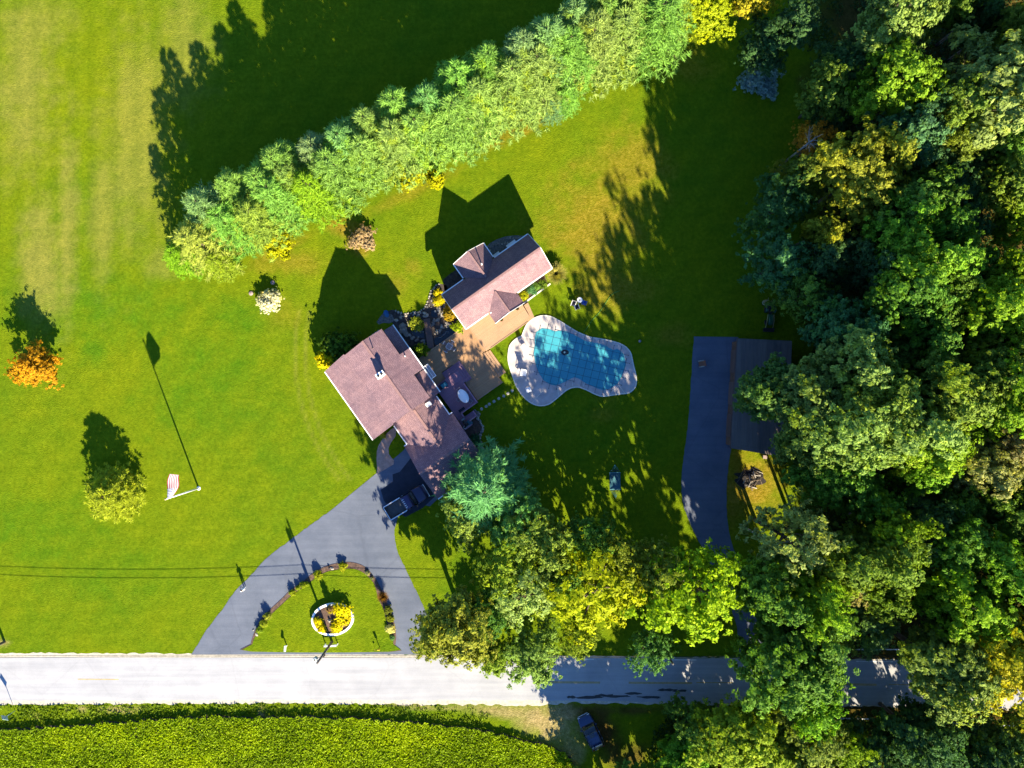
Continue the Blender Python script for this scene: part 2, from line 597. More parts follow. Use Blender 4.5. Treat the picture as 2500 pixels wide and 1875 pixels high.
M = {}
M['lawn'] = lawn_material()
M['road'] = road_material('old_asphalt_road', (0.36, 0.372, 0.405), (0.46, 0.472, 0.505), 0.8, 0.5, 0.12)
M['drive'] = road_material('driveway_asphalt', (0.098, 0.120, 0.170), (0.150, 0.173, 0.230), 0.6, 0.7, 0.22)
M['shoulder'] = mat('pale_gravel_shoulder', (0.50, 0.46, 0.38), 0.9, 0.25, 3.0, bmp=0.03)
M['line'] = mat('faded_yellow_line', (0.46, 0.33, 0.09), 0.8, 0.35, 2.0)
M['wline'] = mat('white_line', (0.62, 0.62, 0.62), 0.8, 0.2, 2.0, keep=True)
M['drive_dark'] = mat('blue_black_surface', (0.020, 0.026, 0.046), 0.8, 0.25, 1.5, bmp=0.01)
M['patch'] = mat('dark_asphalt_patch', (0.055, 0.055, 0.06), 0.85, 0.3, 2.0)
M['roof'] = shingle_material('brown_shingles', (0.255, 0.160, 0.185), (0.310, 0.200, 0.225))
M['cap'] = mat('ridge_shingles', (0.28, 0.165, 0.165), 0.9, 0.2, 6)
M['white'] = mat('white_paint', (0.72, 0.72, 0.72), 0.5, 0.05, 3, keep=True)
M['siding'] = mat('cream_siding', (0.55, 0.51, 0.44), 0.7, 0.08, 2)
M['brickwhite'] = mat('white_chimney_brick', (0.66, 0.64, 0.60), 0.8, 0.12, 9, bmp=0.02, keep=True)
M['black'] = mat('black_opening', (0.01, 0.01, 0.011), 0.7, 0.1, 4)
M['glass'] = glass_material()
M['metal'] = mat('grey_metal', (0.32, 0.33, 0.34), 0.45, 0.1, 5, metal=0.6)
M['steel'] = mat('dark_steel', (0.05, 0.05, 0.055), 0.5, 0.15, 5, metal=0.5)
M['deck_tan'] = plank_material('tan_deck_boards', (0.40, 0.235, 0.120), (0.46, 0.275, 0.145), BROT)
M['deck_tan2'] = plank_material('tan_deck_boards_long', (0.45, 0.28, 0.16), (0.50, 0.315, 0.19), BROT)
M['deck_mauve'] = plank_material('mauve_deck_boards', (0.29, 0.155, 0.22), (0.33, 0.18, 0.25), BROT)
M['deck_trim'] = mat('mauve_deck_trim', (0.33, 0.19, 0.26), 0.6, 0.1, 4)
M['concrete'] = mat('pool_deck_concrete', (0.53, 0.475, 0.465), 0.85, 0.2, 0.9, bmp=0.008, bscale=10)
M['coping'] = mat('pale_concrete_rim', (0.55, 0.52, 0.44), 0.8, 0.1, 3, keep=True)
M['cover'] = cover_material()
M['strap'] = mat('dark_webbing', (0.03, 0.09, 0.15), 0.7, 0.1, 8)
M['paver'] = mat('brick_path', (0.42, 0.27, 0.22), 0.85, 0.25, 2.2, bmp=0.01)
M['mulch'] = mat('brown_mulch', (0.115, 0.072, 0.055), 0.95, 0.45, 4.0, bmp=0.05)
M['bedsoil'] = mat('dark_bed_soil', (0.065, 0.050, 0.046), 0.95, 0.5, 3.0, bmp=0.05)
M['gravel'] = mat('grey_gravel', (0.17, 0.165, 0.16), 0.95, 0.55, 5.0, bmp=0.06)
M['stone'] = mat('garden_stone', (0.24, 0.22, 0.20), 0.9, 0.4, 2.2, bmp=0.03)
M['stone_pale'] = mat('pale_garden_stone', (0.42, 0.38, 0.32), 0.9, 0.35, 2.2, bmp=0.03)
M['awning'] = mat('grey_awning_cloth', (0.42, 0.40, 0.44), 0.8, 0.06, 3)
M['water'] = water_material()
M['bark'] = mat('tree_bark', (0.12, 0.09, 0.065), 0.9, 0.35, 5.0, bmp=0.03)
M['greybark'] = mat('bare_grey_branches', (0.34, 0.31, 0.28), 0.9, 0.25, 5.0)
M['leaf'] = leaf_material('foliage')
M['leaf_soft'] = leaf_material('needle_foliage', 0.36, 0.55)
M['crop'] = leaf_material('crop_leaves', 0.35, 0.45)
M['shedroof'] = metal_roof_material()
M['shedwall'] = mat('weathered_shed_boards', (0.16, 0.09, 0.06), 0.85, 0.3, 4)
M['wood_old'] = plank_material('weathered_planks', (0.135, 0.088, 0.078), (0.175, 0.115, 0.100), 0.0, 3.0)
M['polewood'] = mat('utility_pole_wood', (0.17, 0.14, 0.115), 0.9, 0.25, 4)
M['transformer'] = mat('pale_transformer_grey', (0.48, 0.54, 0.54), 0.5, 0.08, 4)
M['cable'] = mat('black_cable', (0.03, 0.03, 0.03), 0.6, 0.1, 4)
M['flag'] = flag_material()
M['truck'] = mat('dark_blue_car_paint', (0.014, 0.010, 0.060), 0.28, 0.1, 3, metal=0.3, coat=0.6, spec=0.5)
M['truck_roof'] = mat('purple_blue_roof_paint', (0.030, 0.018, 0.085), 0.3, 0.1, 3, metal=0.3, coat=0.5, spec=0.5)
M['suv'] = mat('blue_car_paint', (0.008, 0.030, 0.110), 0.3, 0.1, 3, metal=0.3, coat=0.6, spec=0.5)
M['rubber'] = mat('tyre_rubber', (0.018, 0.018, 0.018), 0.85, 0.2, 8)
M['chrome'] = mat('bright_trim', (0.62, 0.62, 0.62), 0.25, 0.05, 4, metal=0.8, keep=True)
M['lamp'] = mat('pale_lamp_lens', (0.62, 0.62, 0.60), 0.2, 0.05, 4, keep=True)
M['redlamp'] = mat('red_lamp_lens', (0.35, 0.012, 0.012), 0.25, 0.05, 4)
M['bedliner'] = mat('grey_bed_liner', (0.105, 0.100, 0.098), 0.7, 0.2, 4)
M['teal'] = mat('teal_cushion', (0.030, 0.21, 0.27), 0.7, 0.12, 4)
M['teal_pale'] = mat('pale_teal_cushion', (0.15, 0.42, 0.46), 0.7, 0.1, 4)
M['navy'] = mat('navy_sling', (0.012, 0.014, 0.035), 0.75, 0.15, 5)
M['blue'] = mat('bright_blue_fabric', (0.020, 0.085, 0.42), 0.65, 0.15, 5)
M['bluebin'] = mat('blue_plastic', (0.03, 0.16, 0.36), 0.45, 0.08, 5)
M['hammock'] = mat('teal_hammock_cloth', (0.035, 0.13, 0.17), 0.8, 0.15, 4)
M['tgreen'] = mat('tractor_green_paint', (0.016, 0.105, 0.055), 0.4, 0.1, 4, coat=0.3)
M['tanpaint'] = mat('tan_paint', (0.42, 0.35, 0.17), 0.5, 0.15, 4)
M['orangewood'] = mat('orange_stained_wood', (0.33, 0.13, 0.065), 0.7, 0.2, 4)
M['yellow'] = mat('yellow_paint', (0.62, 0.46, 0.03), 0.5, 0.1, 4)
M['orange'] = mat('orange_plastic', (0.55, 0.14, 0.03), 0.5, 0.1, 4)
M['signgrey'] = mat('pale_teal_sign_back', (0.26, 0.42, 0.42), 0.45, 0.1, 4, metal=0.2)
M['hose'] = mat('green_hose', (0.09, 0.30, 0.05), 0.5, 0.1, 4)
M['terracotta'] = mat('brown_pot', (0.19, 0.095, 0.045), 0.8, 0.2, 5)
M['skin'] = mat('skin', (0.45, 0.27, 0.19), 0.6, 0.08, 8)
M['cloth_white'] = mat('white_clothing', (0.72, 0.72, 0.72), 0.85, 0.06, 5, keep=True)
M['hair'] = mat('brown_hair', (0.05, 0.03, 0.02), 0.7, 0.2, 20)
M['ash'] = mat('burnt_ash', (0.028, 0.024, 0.024), 0.95, 0.4, 3, bmp=0.05)
M['disc'] = mat('mauve_grey_lid', (0.34, 0.26, 0.25), 0.75, 0.1, 4)
M['stepstone'] = mat('round_stepping_stone', (0.44, 0.42, 0.36), 0.85, 0.12, 5)

# ------------------------------------------------------------------ the ground
def smoothstep(x, a, b):
    t = np.clip((x - a) / (b - a), 0, 1)
    return t * t * (3 - 2 * t)

def vnoise(x, y, seed=0):
    """value noise, metres in, 0..1 out"""
    def hsh(i, j):
        n = np.sin(i * 127.1 + j * 311.7 + seed * 74.7) * 43758.5453
        return n - np.floor(n)
    xi, yi = np.floor(x), np.floor(y)
    fx, fy = x - xi, y - yi
    fx = fx * fx * (3 - 2 * fx); fy = fy * fy * (3 - 2 * fy)
    return (hsh(xi, yi) * (1 - fx) + hsh(xi + 1, yi) * fx) * (1 - fy) + (hsh(xi, yi + 1) * (1 - fx) + hsh(xi + 1, yi + 1) * fx) * fy

def fbm(x, y, seed=0):
    return 0.5 * vnoise(x, y, seed) + 0.3 * vnoise(x * 2.1, y * 2.1, seed + 1) + 0.2 * vnoise(x * 4.3, y * 4.3, seed + 2)

def make_ground():
    fx = np.arange(-72, 72.01, 0.4); fy = np.arange(-56, 56.01, 0.4)
    far = np.array([90, 130, 220, 500, 1500, 3000.])
    xs = np.concatenate([-far[::-1], fx, far]); ys = np.concatenate([-far[::-1], fy, far])
    X, Y = np.meshgrid(xs, ys)
    nx, ny = len(xs), len(ys)
    me = bpy.data.meshes.new('lawn_ground')
    co = np.stack([X.ravel(), Y.ravel(), np.zeros(X.size)], 1).astype(np.float32)
    idx = np.arange(nx * ny).reshape(ny, nx)
    q = np.stack([idx[:-1, :-1], idx[:-1, 1:], idx[1:, 1:], idx[1:, :-1]], -1).reshape(-1, 4)
    me.vertices.add(len(co)); me.vertices.foreach_set('co', co.ravel())
    me.loops.add(q.size); me.loops.foreach_set('vertex_index', q.ravel().astype(np.int32))
    me.polygons.add(len(q)); me.polygons.foreach_set('loop_start', np.arange(0, q.size, 4, dtype=np.int32))
    me.update(calc_edges=True)
    px = 1250 + X.ravel() / GSD; py = 937.5 - Y.ravel() / GSD
    x, y = X.ravel(), Y.ravel()
    nz = fbm(x * 0.45, y * 0.45, 3); nz2 = fbm(x * 1.3, y * 1.3, 9)
    def blob(cx, cy, rx, ry=None, ang=0.0):
        ry = ry or rx
        c, s_ = math.cos(ang), math.sin(ang)
        dx = (px - cx) * c + (py - cy) * s_; dy = -(px - cx) * s_ + (py - cy) * c
        d = np.sqrt((dx / rx) ** 2 + (dy / ry) ** 2) + (nz - 0.5) * 0.9 + (nz2 - 0.5) * 0.5
        return 1 - smoothstep(d, 0.15, 1.2)
    dry = np.zeros_like(px); pale = np.zeros_like(px); soil = np.zeros_like(px); sand = np.zeros_like(px); lush = np.zeros_like(px)
    for cx, cy, rx, ry, ang, k in ((835, 552, 60, 26, 0.2, .9), (880, 598, 40, 30, 0, .8), (1270, 310, 110, 26, -.5, .75), (1215, 345, 50, 22, -.4, .7),
                                   (965, 690, 42, 36, 0, .42), (1010, 655, 40, 22, .6, .45), (1440, 560, 170, 130, .9, .72), (1540, 420, 120, 110, 1.1, .6),
                                   (1500, 700, 120, 80, 0, .6), (720, 640, 70, 40, 0, .5), (700, 770, 60, 50, 0, .25), (660, 650, 60, 26, 0, .35),
                                   (1670, 150, 90, 60, 0, .5), (1000, 470, 160, 20, -.45, .4), (690, 610, 120, 20, -.5, .45),
                                   (1840, 1190, 95, 110, 0.2, .95), (1480, 960, 40, 30, 0, .3), (1640, 820, 60, 40, 0, .4), (1470, 1010, 50, 24, 0, .3),
                                   (2190, 640, 90, 80, 0, .5), (2440, 640, 90, 120, 0, .4)):
        dry = np.maximum(dry, blob(cx, cy, rx, ry, ang) * k)
    for cx, cy, rx, ry, ang, k in ((100, 640, 70, 210, .04, .42), (165, 560, 34, 300, .02, .38), (60, 200, 90, 300, 0, .34), (330, 330, 110, 330, 0, .3),
                                   (250, 520, 40, 240, 0, .3), (400, 640, 60, 50, 0, .25), (90, 60, 110, 110, 0, .28), (450, 120, 90, 200, 0, .25)):
        pale = np.maximum(pale, blob(cx, cy, rx, ry, ang) * k * 1.7)
    for cx, cy, rx, ry, k in ((250, 760, 300, 120, .8), (500, 940, 200, 160, .7), (560, 770, 110, 70, .9), (70, 1290, 250, 120, .6), (880, 560, 160, 60, .4),
                              (330, 1400, 250, 90, .4), (870, 1330, 80, 80, .6), (230, 860, 60, 60, 0.9), (1050, 960, 100, 100, .6), (1400, 1050, 300, 200, .7)):
        lush = np.maximum(lush, blob(cx, cy, rx, ry) * k)
    # sandy field entrance and dirt track on the lower edge
    for cx, cy, rx, ry, ang, k in ((1320, 1765, 90, 46, .25, .9), (1370, 1740, 60, 30, 0, .8), (1240, 1740, 130, 20, .12, .75), (1390, 1830, 40, 60, -.4, .6),
                                   (1040, 1726, 120, 9, .05, .6), (640, 1748, 12, 26, 0, .9), (300, 1733, 70, 7, 0, .8), (200, 1731, 16, 9, 0, .7), (165, 1733, 10, 8, 0, .7), (85, 1748, 18, 10, 0, .7), (5, 1570, 20, 10, 0, .7)):
        sand = np.maximum(sand, blob(cx, cy, rx, ry, ang) * k)
    for cx, cy, rx, ry, ang, k in ((1480, 1800, 46, 150, -.45, .95), (1430, 1735, 90, 26, 0, .85), (1540, 1860, 60, 60, 0, .8), (1700, 1732, 300, 12, 0, .7), (2150, 1742, 380, 14, .02, .9),
                                   (1560, 1735, 90, 14, 0, .8)):
        soil = np.maximum(soil, blob(cx, cy, rx, ry, ang) * k)
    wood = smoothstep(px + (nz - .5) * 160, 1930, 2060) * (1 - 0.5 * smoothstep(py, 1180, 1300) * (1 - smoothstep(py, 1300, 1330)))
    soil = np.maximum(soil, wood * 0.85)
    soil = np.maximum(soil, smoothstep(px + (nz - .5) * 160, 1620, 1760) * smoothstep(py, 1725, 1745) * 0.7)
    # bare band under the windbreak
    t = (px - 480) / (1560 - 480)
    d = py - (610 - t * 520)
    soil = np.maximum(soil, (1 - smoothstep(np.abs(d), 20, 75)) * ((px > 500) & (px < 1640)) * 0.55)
    # a pair of wheel tracks curving past the house
    for off in (0, 26):
        cx = 1150 + off; r_ = np.hypot(px - cx, (py - 860) * 0.92)
        band = np.exp(-((r_ - 430) / 4.0) ** 2) * ((px < 860) & (py > 760) & (py < 1170))
        pale = np.maximum(pale, band * 0.3)
    mow = (1 - smoothstep(px, 420, 760)) * (1 - smoothstep(py, 560, 800)) * (.35 + .65 * fbm(x * .1, y * .06, 12))
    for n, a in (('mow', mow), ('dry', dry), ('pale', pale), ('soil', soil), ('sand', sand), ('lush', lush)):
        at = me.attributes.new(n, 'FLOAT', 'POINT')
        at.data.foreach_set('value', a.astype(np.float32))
    me.materials.append(M['lawn'])
    return tag(link('lawn_ground', me), kind='structure')
make_ground()

def P(pts, off=(0, 0), k=1.0):
    """photograph points -> plan"""
    return [W2(off[0] + x * k, off[1] + y * k) for x, y in pts]
def curve(pts, off=(0, 0), k=1.0, n=4, closed=True):
    return smooth_poly(P(pts, off, k), n, closed)

rnd = random.Random(7)
def ragged(pts, step, amp):
    """break a long edge into uneven steps"""
    out = []
    for i in range(len(pts) - 1):
        a, b = Vector(pts[i]), Vector(pts[i + 1])
        n = max(1, int((b - a).length / step))
        for k in range(n):
            p = a.lerp(b, k / n)
            out.append((p.x + rnd.uniform(-amp, amp) * .6, p.y + rnd.uniform(-amp, amp)))
    out.append(tuple(pts[-1]))
    return out

# road: pale shoulder sheet below, asphalt above
up = [(-2500, 1590), (0, 1594), (900, 1597), (1500, 1602), (2100, 1609), (2600, 1614), (5000, 1640)]
lo = [(-2500, 1722), (0, 1720), (640, 1717), (1300, 1722), (1400, 1716), (2030, 1724), (2600, 1735), (5000, 1760)]
MB().sheet(ragged(P(up), 0.5, 0.10) + ragged(P(lo), 0.5, 0.16)[::-1], 0.006).struct('road_shoulder', M['shoulder'])
up = [(-2500, 1600), (0, 1605), (900, 1606), (1500, 1606), (2100, 1612), (2600, 1617), (5000, 1643)]
lo = [(-2500, 1712), (0, 1711), (640, 1709), (1300, 1710), (2030, 1720), (2600, 1731), (5000, 1756)]
MB().sheet(P(up) + ragged(P(lo), 0.6, 0.07)[::-1], 0.012).struct('road', M['road'])
# worn centre line, edge line and tar patches
def road_mid(px): return 1657 + 0.0055 * (px - 0) + max(0, px - 2000) * 0.012
b = MB()
for a0, a1 in ((190, 290), (1340, 1465), (1535, 1690), (1700, 1790), (2040, 2140), (2170, 2330), (2400, 2600)):
    for off in (0, 2.6):
        if off and rnd.random() < .45: continue
        y0, y1 = road_mid(a0) + off, road_mid(a1) + off
        b.sheet(P([(a0, y0 - .9), (a1, y1 - .9), (a1, y1 + .9), (a0, y0 + .9)]), 0.017)
b.struct('road_center_line', M['line'])
b = MB()
for a0, a1 in ((1405, 1450), (1640, 1700), (2030, 2075), (2090, 2180)):
    f = lambda x: 1609.5 + max(0, x - 1500) * 0.0085
    b.sheet(P([(a0, f(a0) - .8), (a1, f(a1) - .8), (a1, f(a1) + .8), (a0, f(a0) + .8)]), 0.017)
b.struct('road_edge_line', M['wline'])
b = MB()
for cx, cy, w in ((1395, 1702, 12), (1440, 1703, 40), (1475, 1698, 30), (1510, 1700, 34), (1545, 1693, 22), (1585, 1702, 30), (1630, 1684, 26), (1660, 1687, 20)):
    pts = [(cx + w * math.cos(t) * rnd.uniform(.7, 1.2), cy + 3.2 * math.sin(t) * rnd.uniform(.5, 1.5)) for t in np.linspace(0, 2 * PI, 14, endpoint=False)]
    b.sheet(P(pts), 0.016 + 0.0008 * rnd.random())
b.struct('road_tar_patches', M['patch'])

# main driveway (round the island) : one sheet with the island hole left to the island sheet on top
Z = (450, 1240); K = 640 / 2212
drv = [(60, 1237), (150, 1090), (240, 960), (340, 830), (430, 700), (560, 570), (680, 440), (900, 265), (1080, 135), (1250, 10)]
left = ragged(smooth_poly(P(drv, Z, K), 4, False), .35, .07)
rgt = [(1850, -60), (1800, 90), (1778, 160), (1772, 220), (1790, 340), (1830, 440), (1940, 670), (2040, 880), (2066, 960), (2030, 1060), (1990, 1150), (1965, 1237)]
right = ragged(smooth_poly(P(rgt, Z, K), 4, False), .35, .07)
house_end = [LB(12.0, -3.0), LB(19.6, -3.3), LB(19.9, -5.6)]
house_top = [W2(933, 1144), W2(985, 1100)]
MB().sheet(left + house_top + [(p.x, p.y) for p in house_end] + right, 0.020).struct('driveway', M['drive'])
MB().sheet(P([(929.6, 1196), (959.5, 1175), (958.5, 1158), (976, 1152), (1003, 1118), (1062, 1212), (1032, 1240), (990, 1262), (952, 1240), (937, 1222)]), 0.026).struct('dark_drive_sheet', M['drive_dark'])  # straight-edged blue-black sheet over the driveway in front of the garage
isl = [(560, 1212), (562, 1150), (575, 1100), (600, 1030), (650, 930), (720, 860), (830, 760), (900, 690), (1000, 620), (1100, 540), (1200, 490), (1300, 465), (1400, 458), (1480, 475), (1540, 510), (1600, 580), (1640, 640), (1690, 760), (1720, 830), (1750, 900), (1780, 1000), (1787, 1100), (1775, 1170), (1735, 1214)]
isl_w = curve(isl, Z, K, 3)
MB().prism(isl_w, 0.0, 0.06, False).struct('driveway_island_bed', M['mulch'])
lawn_in = [(575, 1212), (575, 1150), (600, 1085), (660, 1010), (735, 900), (840, 800), (910, 735), (1010, 665), (1110, 590), (1200, 540), (1300, 520), (1400, 512), (1470, 525), (1530, 560), (1580, 610), (1610, 660), (1640, 770), (1680, 850), (1700, 930), (1720, 1010), (1750, 1080), (1765, 1150), (1730, 1212)]
me_o = MB().prism(curve(lawn_in, Z, K, 3), 0.0, 0.085, False).struct('driveway_island_lawn', M['lawn'])
# side driveway by the shed
sd_l = [(1694, 822), (1690, 880), (1686, 950), (1681, 1020), (1674, 1079), (1664, 1164), (1668, 1230), (1690, 1290), (1722, 1350), (1760, 1430), (1796, 1520), (1806, 1607)]
sd_r = [(1905, 1609), (1880, 1560), (1845, 1470), (1812, 1390), (1785, 1320), (1774, 1250), (1776, 1160), (1785, 1096), (1800, 1000), (1802, 823)]
MB().sheet(ragged(smooth_poly(P(sd_l), 4, False), .35, .07) + ragged(smooth_poly(P(sd_r), 4, False), .35, .07), 0.016).struct('side_driveway', M['drive'])

# brick front walk from the drive to the porch
Z5 = (860, 980); K5 = 400 / 2212
walk = [(330, 985), (335, 900), (328, 780), (332, 680), (352, 600), (400, 520), (430, 470), (520, 380), (600, 330), (585, 470), (520, 560), (490, 630), (495, 710), (530, 760), (565, 795), (560, 850)]
walk_poly = P(walk[:9], Z5, K5) + P(walk[9:], Z5, K5)
MB().prism(walk_poly, 0.0, 0.045, False).struct('brick_front_walk', M['paver'])

# ------------------------------------------------------------------ houses
def lb_poly(pts): return [(LB(a, b_).x, LB(a, b_).y) for a, b_ in pts]

def wall_block(m, pts, z1, z0=-0.05):
    m.prism(lb_poly(pts), z0, z1)

def gable_wall(m, a0, a1, b0, b1, ze, zr, axis):
    """pentagonal block: axis 'a' = ridge runs along a"""
    if axis == 'a':
        bm_ = (b0 + b1) / 2
        sec = lambda a: [LB(a, b0, -.05), LB(a, b1, -.05), LB(a, b1, ze), LB(a, bm_, zr), LB(a, b0, ze)]
        m.loft([sec(a0), sec(a1)], smooth=False)
    else:
        am = (a0 + a1) / 2
        sec = lambda b_: [LB(a0, b_, -.05), LB(a1, b_, -.05), LB(a1, b_, ze), LB(am, b_, zr), LB(a0, b_, ze)]
        m.loft([sec(b0), sec(b1)], smooth=False)

def wbar(a0, b0, z0, a1, b1, z1, w, h):
    return MB().bar(LB(a0, b0, z0), LB(a1, b1, z1), w, h)

def window_part(parent, a, b, z, w, h, facing, name='window'):
    """window box on a wall: facing '+a','-a','+b','-b'"""
    d = {'+a': (1, 0), '-a': (-1, 0), '+b': (0, 1), '-b': (0, -1)}[facing]
    along = (0, 1) if d[0] else (1, 0)
    m = MB()
    def bx(mm, da, wz, ww, hh, t, out):
        c = LB(a + along[0] * da + d[0] * out, b + along[1] * da + d[1] * out, z + wz)
        size = (ww, t, hh) if along == (1, 0) else (t, ww, hh)
        mm.box(c, size, math.atan2(BU.y, BU.x))
    for s_ in (-1, 1):
        bx(m, s_ * w / 2, 0, .09, h + .18, .1, .03)
        bx(m, 0, s_ * h / 2, w - .09, .09, .1, .03)
    bx(m, 0, 0, .05, h - .09, .06, .03)
    fr = m.build(name, M['white'], parent)
    g = MB(); bx(g, 0, 0, w - .02, h - .02, .03, .012)
    g.build('pane', M['glass'], fr)
    return fr

def box_lb(m, a, b, z, da, db, dz):
    """box with sides along the house axes"""
    m.box(LB(a, b, z), (da, db, dz), math.atan2(BU.y, BU.x))
    return m

T = 0.16   # roof thickness
# ---- main house
mh = thing('main_house', 'large brown shingled house with white chimney and attached garage beside the driveway', 'house', LB(5, 0, 0))
w = MB()
sec = lambda a: [LB(a, -5.6, -.05), LB(a, 2.3, -.05), LB(a, 2.3, 6.05), LB(a, 0, 7.0), LB(a, -2.72, 5.74), LB(a, -5.6, 3.3)]
w.loft([sec(-.1), sec(9.0)], smooth=False)
wall_block(w, [(3.4, 2.3), (5.9, 2.3), (5.9, 3.5), (3.4, 3.5)], 5.55)
wall_block(w, [(-.1, 2.31), (3.39, 2.31), (3.39, 3.3), (-.1, 3.3)], 3.05)
wall_block(w, [(5.91, 2.31), (9.0, 2.31), (9.0, 3.3), (5.91, 3.3)], 3.05)
gable_wall(w, 9.0, 15.0, -2.75, 2.65, 2.72, 3.95, 'a')
gable_wall(w, 12.65, 19.1, -3.2, 3.0, 2.72, 4.5, 'b')
w.build('wall', M['siding'], mh)
r = MB()
r.slab([LB(-.4, 0, 7.25), LB(9.3, 0, 7.25), LB(9.3, -2.72, 6.0), LB(-.4, -2.72, 6.0)], T)
r.slab([LB(-.55, -2.72, 6.003), LB(9.4, -2.72, 6.003), LB(9.4, -6.1, 3.2), LB(-.55, -6.1, 3.2)], T)
r.slab([LB(-.4, 0, 7.25), LB(9.3, 0, 7.25), LB(9.3, 2.55, 6.2), LB(-.4, 2.55, 6.2)], T)
r.slab([LB(3.22, 2.53, 6.21), LB(6.08, 2.53, 6.21), LB(6.08, 3.82, 5.72), LB(3.22, 3.82, 5.72)], T)
r.slab([LB(-.42, 2.42, 3.62), LB(3.2, 2.42, 3.62), LB(3.2, 3.62, 3.1), LB(-.42, 3.62, 3.1)], T)
r.slab([LB(6.06, 2.42, 3.62), LB(9.34, 2.42, 3.62), LB(9.34, 3.62, 3.1), LB(6.06, 3.62, 3.1)], T)
# connecting wing: ridge along a, running into the garage roof
r.slab([LB(9.2, 0, 4.25), LB(14.85, 0, 4.25), LB(12.2, -3.1, 2.9), LB(9.2, -3.1, 2.9)], T)
r.slab([LB(9.2, 0, 4.25), LB(14.85, 0, 4.25), LB(12.2, 2.95, 2.9), LB(9.2, 2.95, 2.9)], T)
# garage: ridge across
r.slab([LB(15.9, -3.75, 4.8), LB(15.9, 3.45, 4.8), LB(12.2, 3.45, 2.89), LB(12.2, -3.55, 2.89)], T)
r.slab([LB(15.9, -3.75, 4.8), LB(15.9, 3.45, 4.8), LB(19.55, 3.45, 2.9), LB(19.55, -3.9, 2.9)], T)
roof = r.build('roof', M['roof'], mh)
c = MB()
for p0, p1 in (((-.4, 0, 7.27), (9.3, 0, 7.27)), ((9.35, 0, 4.27), (14.6, 0, 4.27)), ((15.9, -3.75, 4.82), (15.9, 3.45, 4.82))):
    MB().bar(LB(*p0), LB(*p1), 0.28, 0.05).build('ridge_cap', M['cap'], roof)
g = MB()
for p0, p1 in (((-.5, -6.15, 3.13), (9.4, -6.15, 3.13)), ((3.2, 3.88, 5.66), (6.1, 3.88, 5.66)), ((-.42, 3.69, 3.04), (3.2, 3.69, 3.04)), ((6.06, 3.69, 3.04), (9.34, 3.69, 3.04)),
               ((9.45, 3.02, 2.83), (12.25, 3.02, 2.83)), ((9.45, -3.17, 2.83), (12.15, -3.17, 2.83)), ((12.14, -3.55, 2.82), (12.14, -3.17, 2.82)), ((12.14, 3.1, 2.82), (12.14, 3.45, 2.82)),
               ((19.62, -3.9, 2.83), (19.62, 3.45, 2.83))):
    MB().bar(LB(*p0), LB(*p1), 0.12, 0.11).build('gutter', M['white'], mh)
ch = MB(); box_lb(ch, 4.02, -.42, 7.0, .52, .9, 2.4)
chim = ch.build('chimney', M['brickwhite'], mh)
m_ = MB(); box_lb(m_, 4.02, -.42, 8.24, .64, 1.02, .12); m_.build('chimney_crown', M['white'], chim)
for db in (-.24, .2):
    m_ = MB(); box_lb(m_, 4.02, -.42 + db, 8.37, .26, .26, .16); m_.build('flue', M['black'], chim)
m_ = MB(); m_.tube(LB(3.75, 2.95, 5.9), LB(3.75, 2.95, 6.55), .07, n=8); m_.build('vent_pipe', M['white'], mh)
m_ = MB(); m_.tube(LB(.9, .55, 6.9), LB(.9, .55, 7.6), .06, n=8); m_.build('vent_pipe', M['steel'], mh)
m_ = MB(); box_lb(m_, 9.75, 1.75, 3.62, .5, .7, .16); m_.build('white_roof_box', M['white'], mh)  # plain white box on the roof where the wing meets the house
# bay window on the upper left gable, and the framed panel over the deck door
m_ = MB(); m_.prism(lb_poly([(-.1, .2), (-.75, .45), (-.75, 1.85), (-.1, 2.1)]), 0.4, 2.6); bay = m_.build('bay_window', M['siding'], mh)
m_ = MB(); m_.slab([LB(-.1, .05, 3.0), LB(-.1, 2.2, 3.0), LB(-.95, 1.95, 2.65), LB(-.95, .3, 2.65)], .1); m_.build('bay_roof', M['metal'], bay)
window_part(mh, -.1, -1.6, 4.6, 1.0, 1.2, '-a'); window_part(mh, -.1, 1.0, 4.9, 1.0, 1.2, '-a'); window_part(mh, -.1, -4.2, 1.6, 1.2, 1.2, '-a')
for a in (1.2, 4.2, 7.2): window_part(mh, a, -5.6, 1.6, 1.3, 1.2, '-b')
for a in (.8, 2.4): window_part(mh, a, 3.3, 1.7, 1.0, 1.1, '+b')
window_part(mh, 4.65, 3.5, 4.6, 1.6, 1.0, '+b'); window_part(mh, 10.8, 2.65, 1.8, 1.2, 1.0, '+b')
window_part(mh, 14.6, 3.0, 1.8, 1.0, 1.0, '+b'); window_part(mh, 17.2, 3.0, 1.8, 1.0, 1.0, '+b')
m_ = MB()
box_lb(m_, 6.6, 4.0, 2.78, 1.75, .06, .1); box_lb(m_, 6.6, 4.36, 2.62, 1.75, .07, .1)
for a in (5.75, 7.45): m_.bar(LB(a, 3.36, 2.95), LB(a, 4.36, 2.62), .08, .1)
aw = m_.build('awning_frame', M['white'], mh)
m_ = MB(); m_.slab([LB(5.8, 3.38, 2.93), LB(7.4, 3.38, 2.93), LB(7.4, 4.32, 2.62), LB(5.8, 4.32, 2.62)], .03); m_.build('awning_cloth', M['awning'], aw)
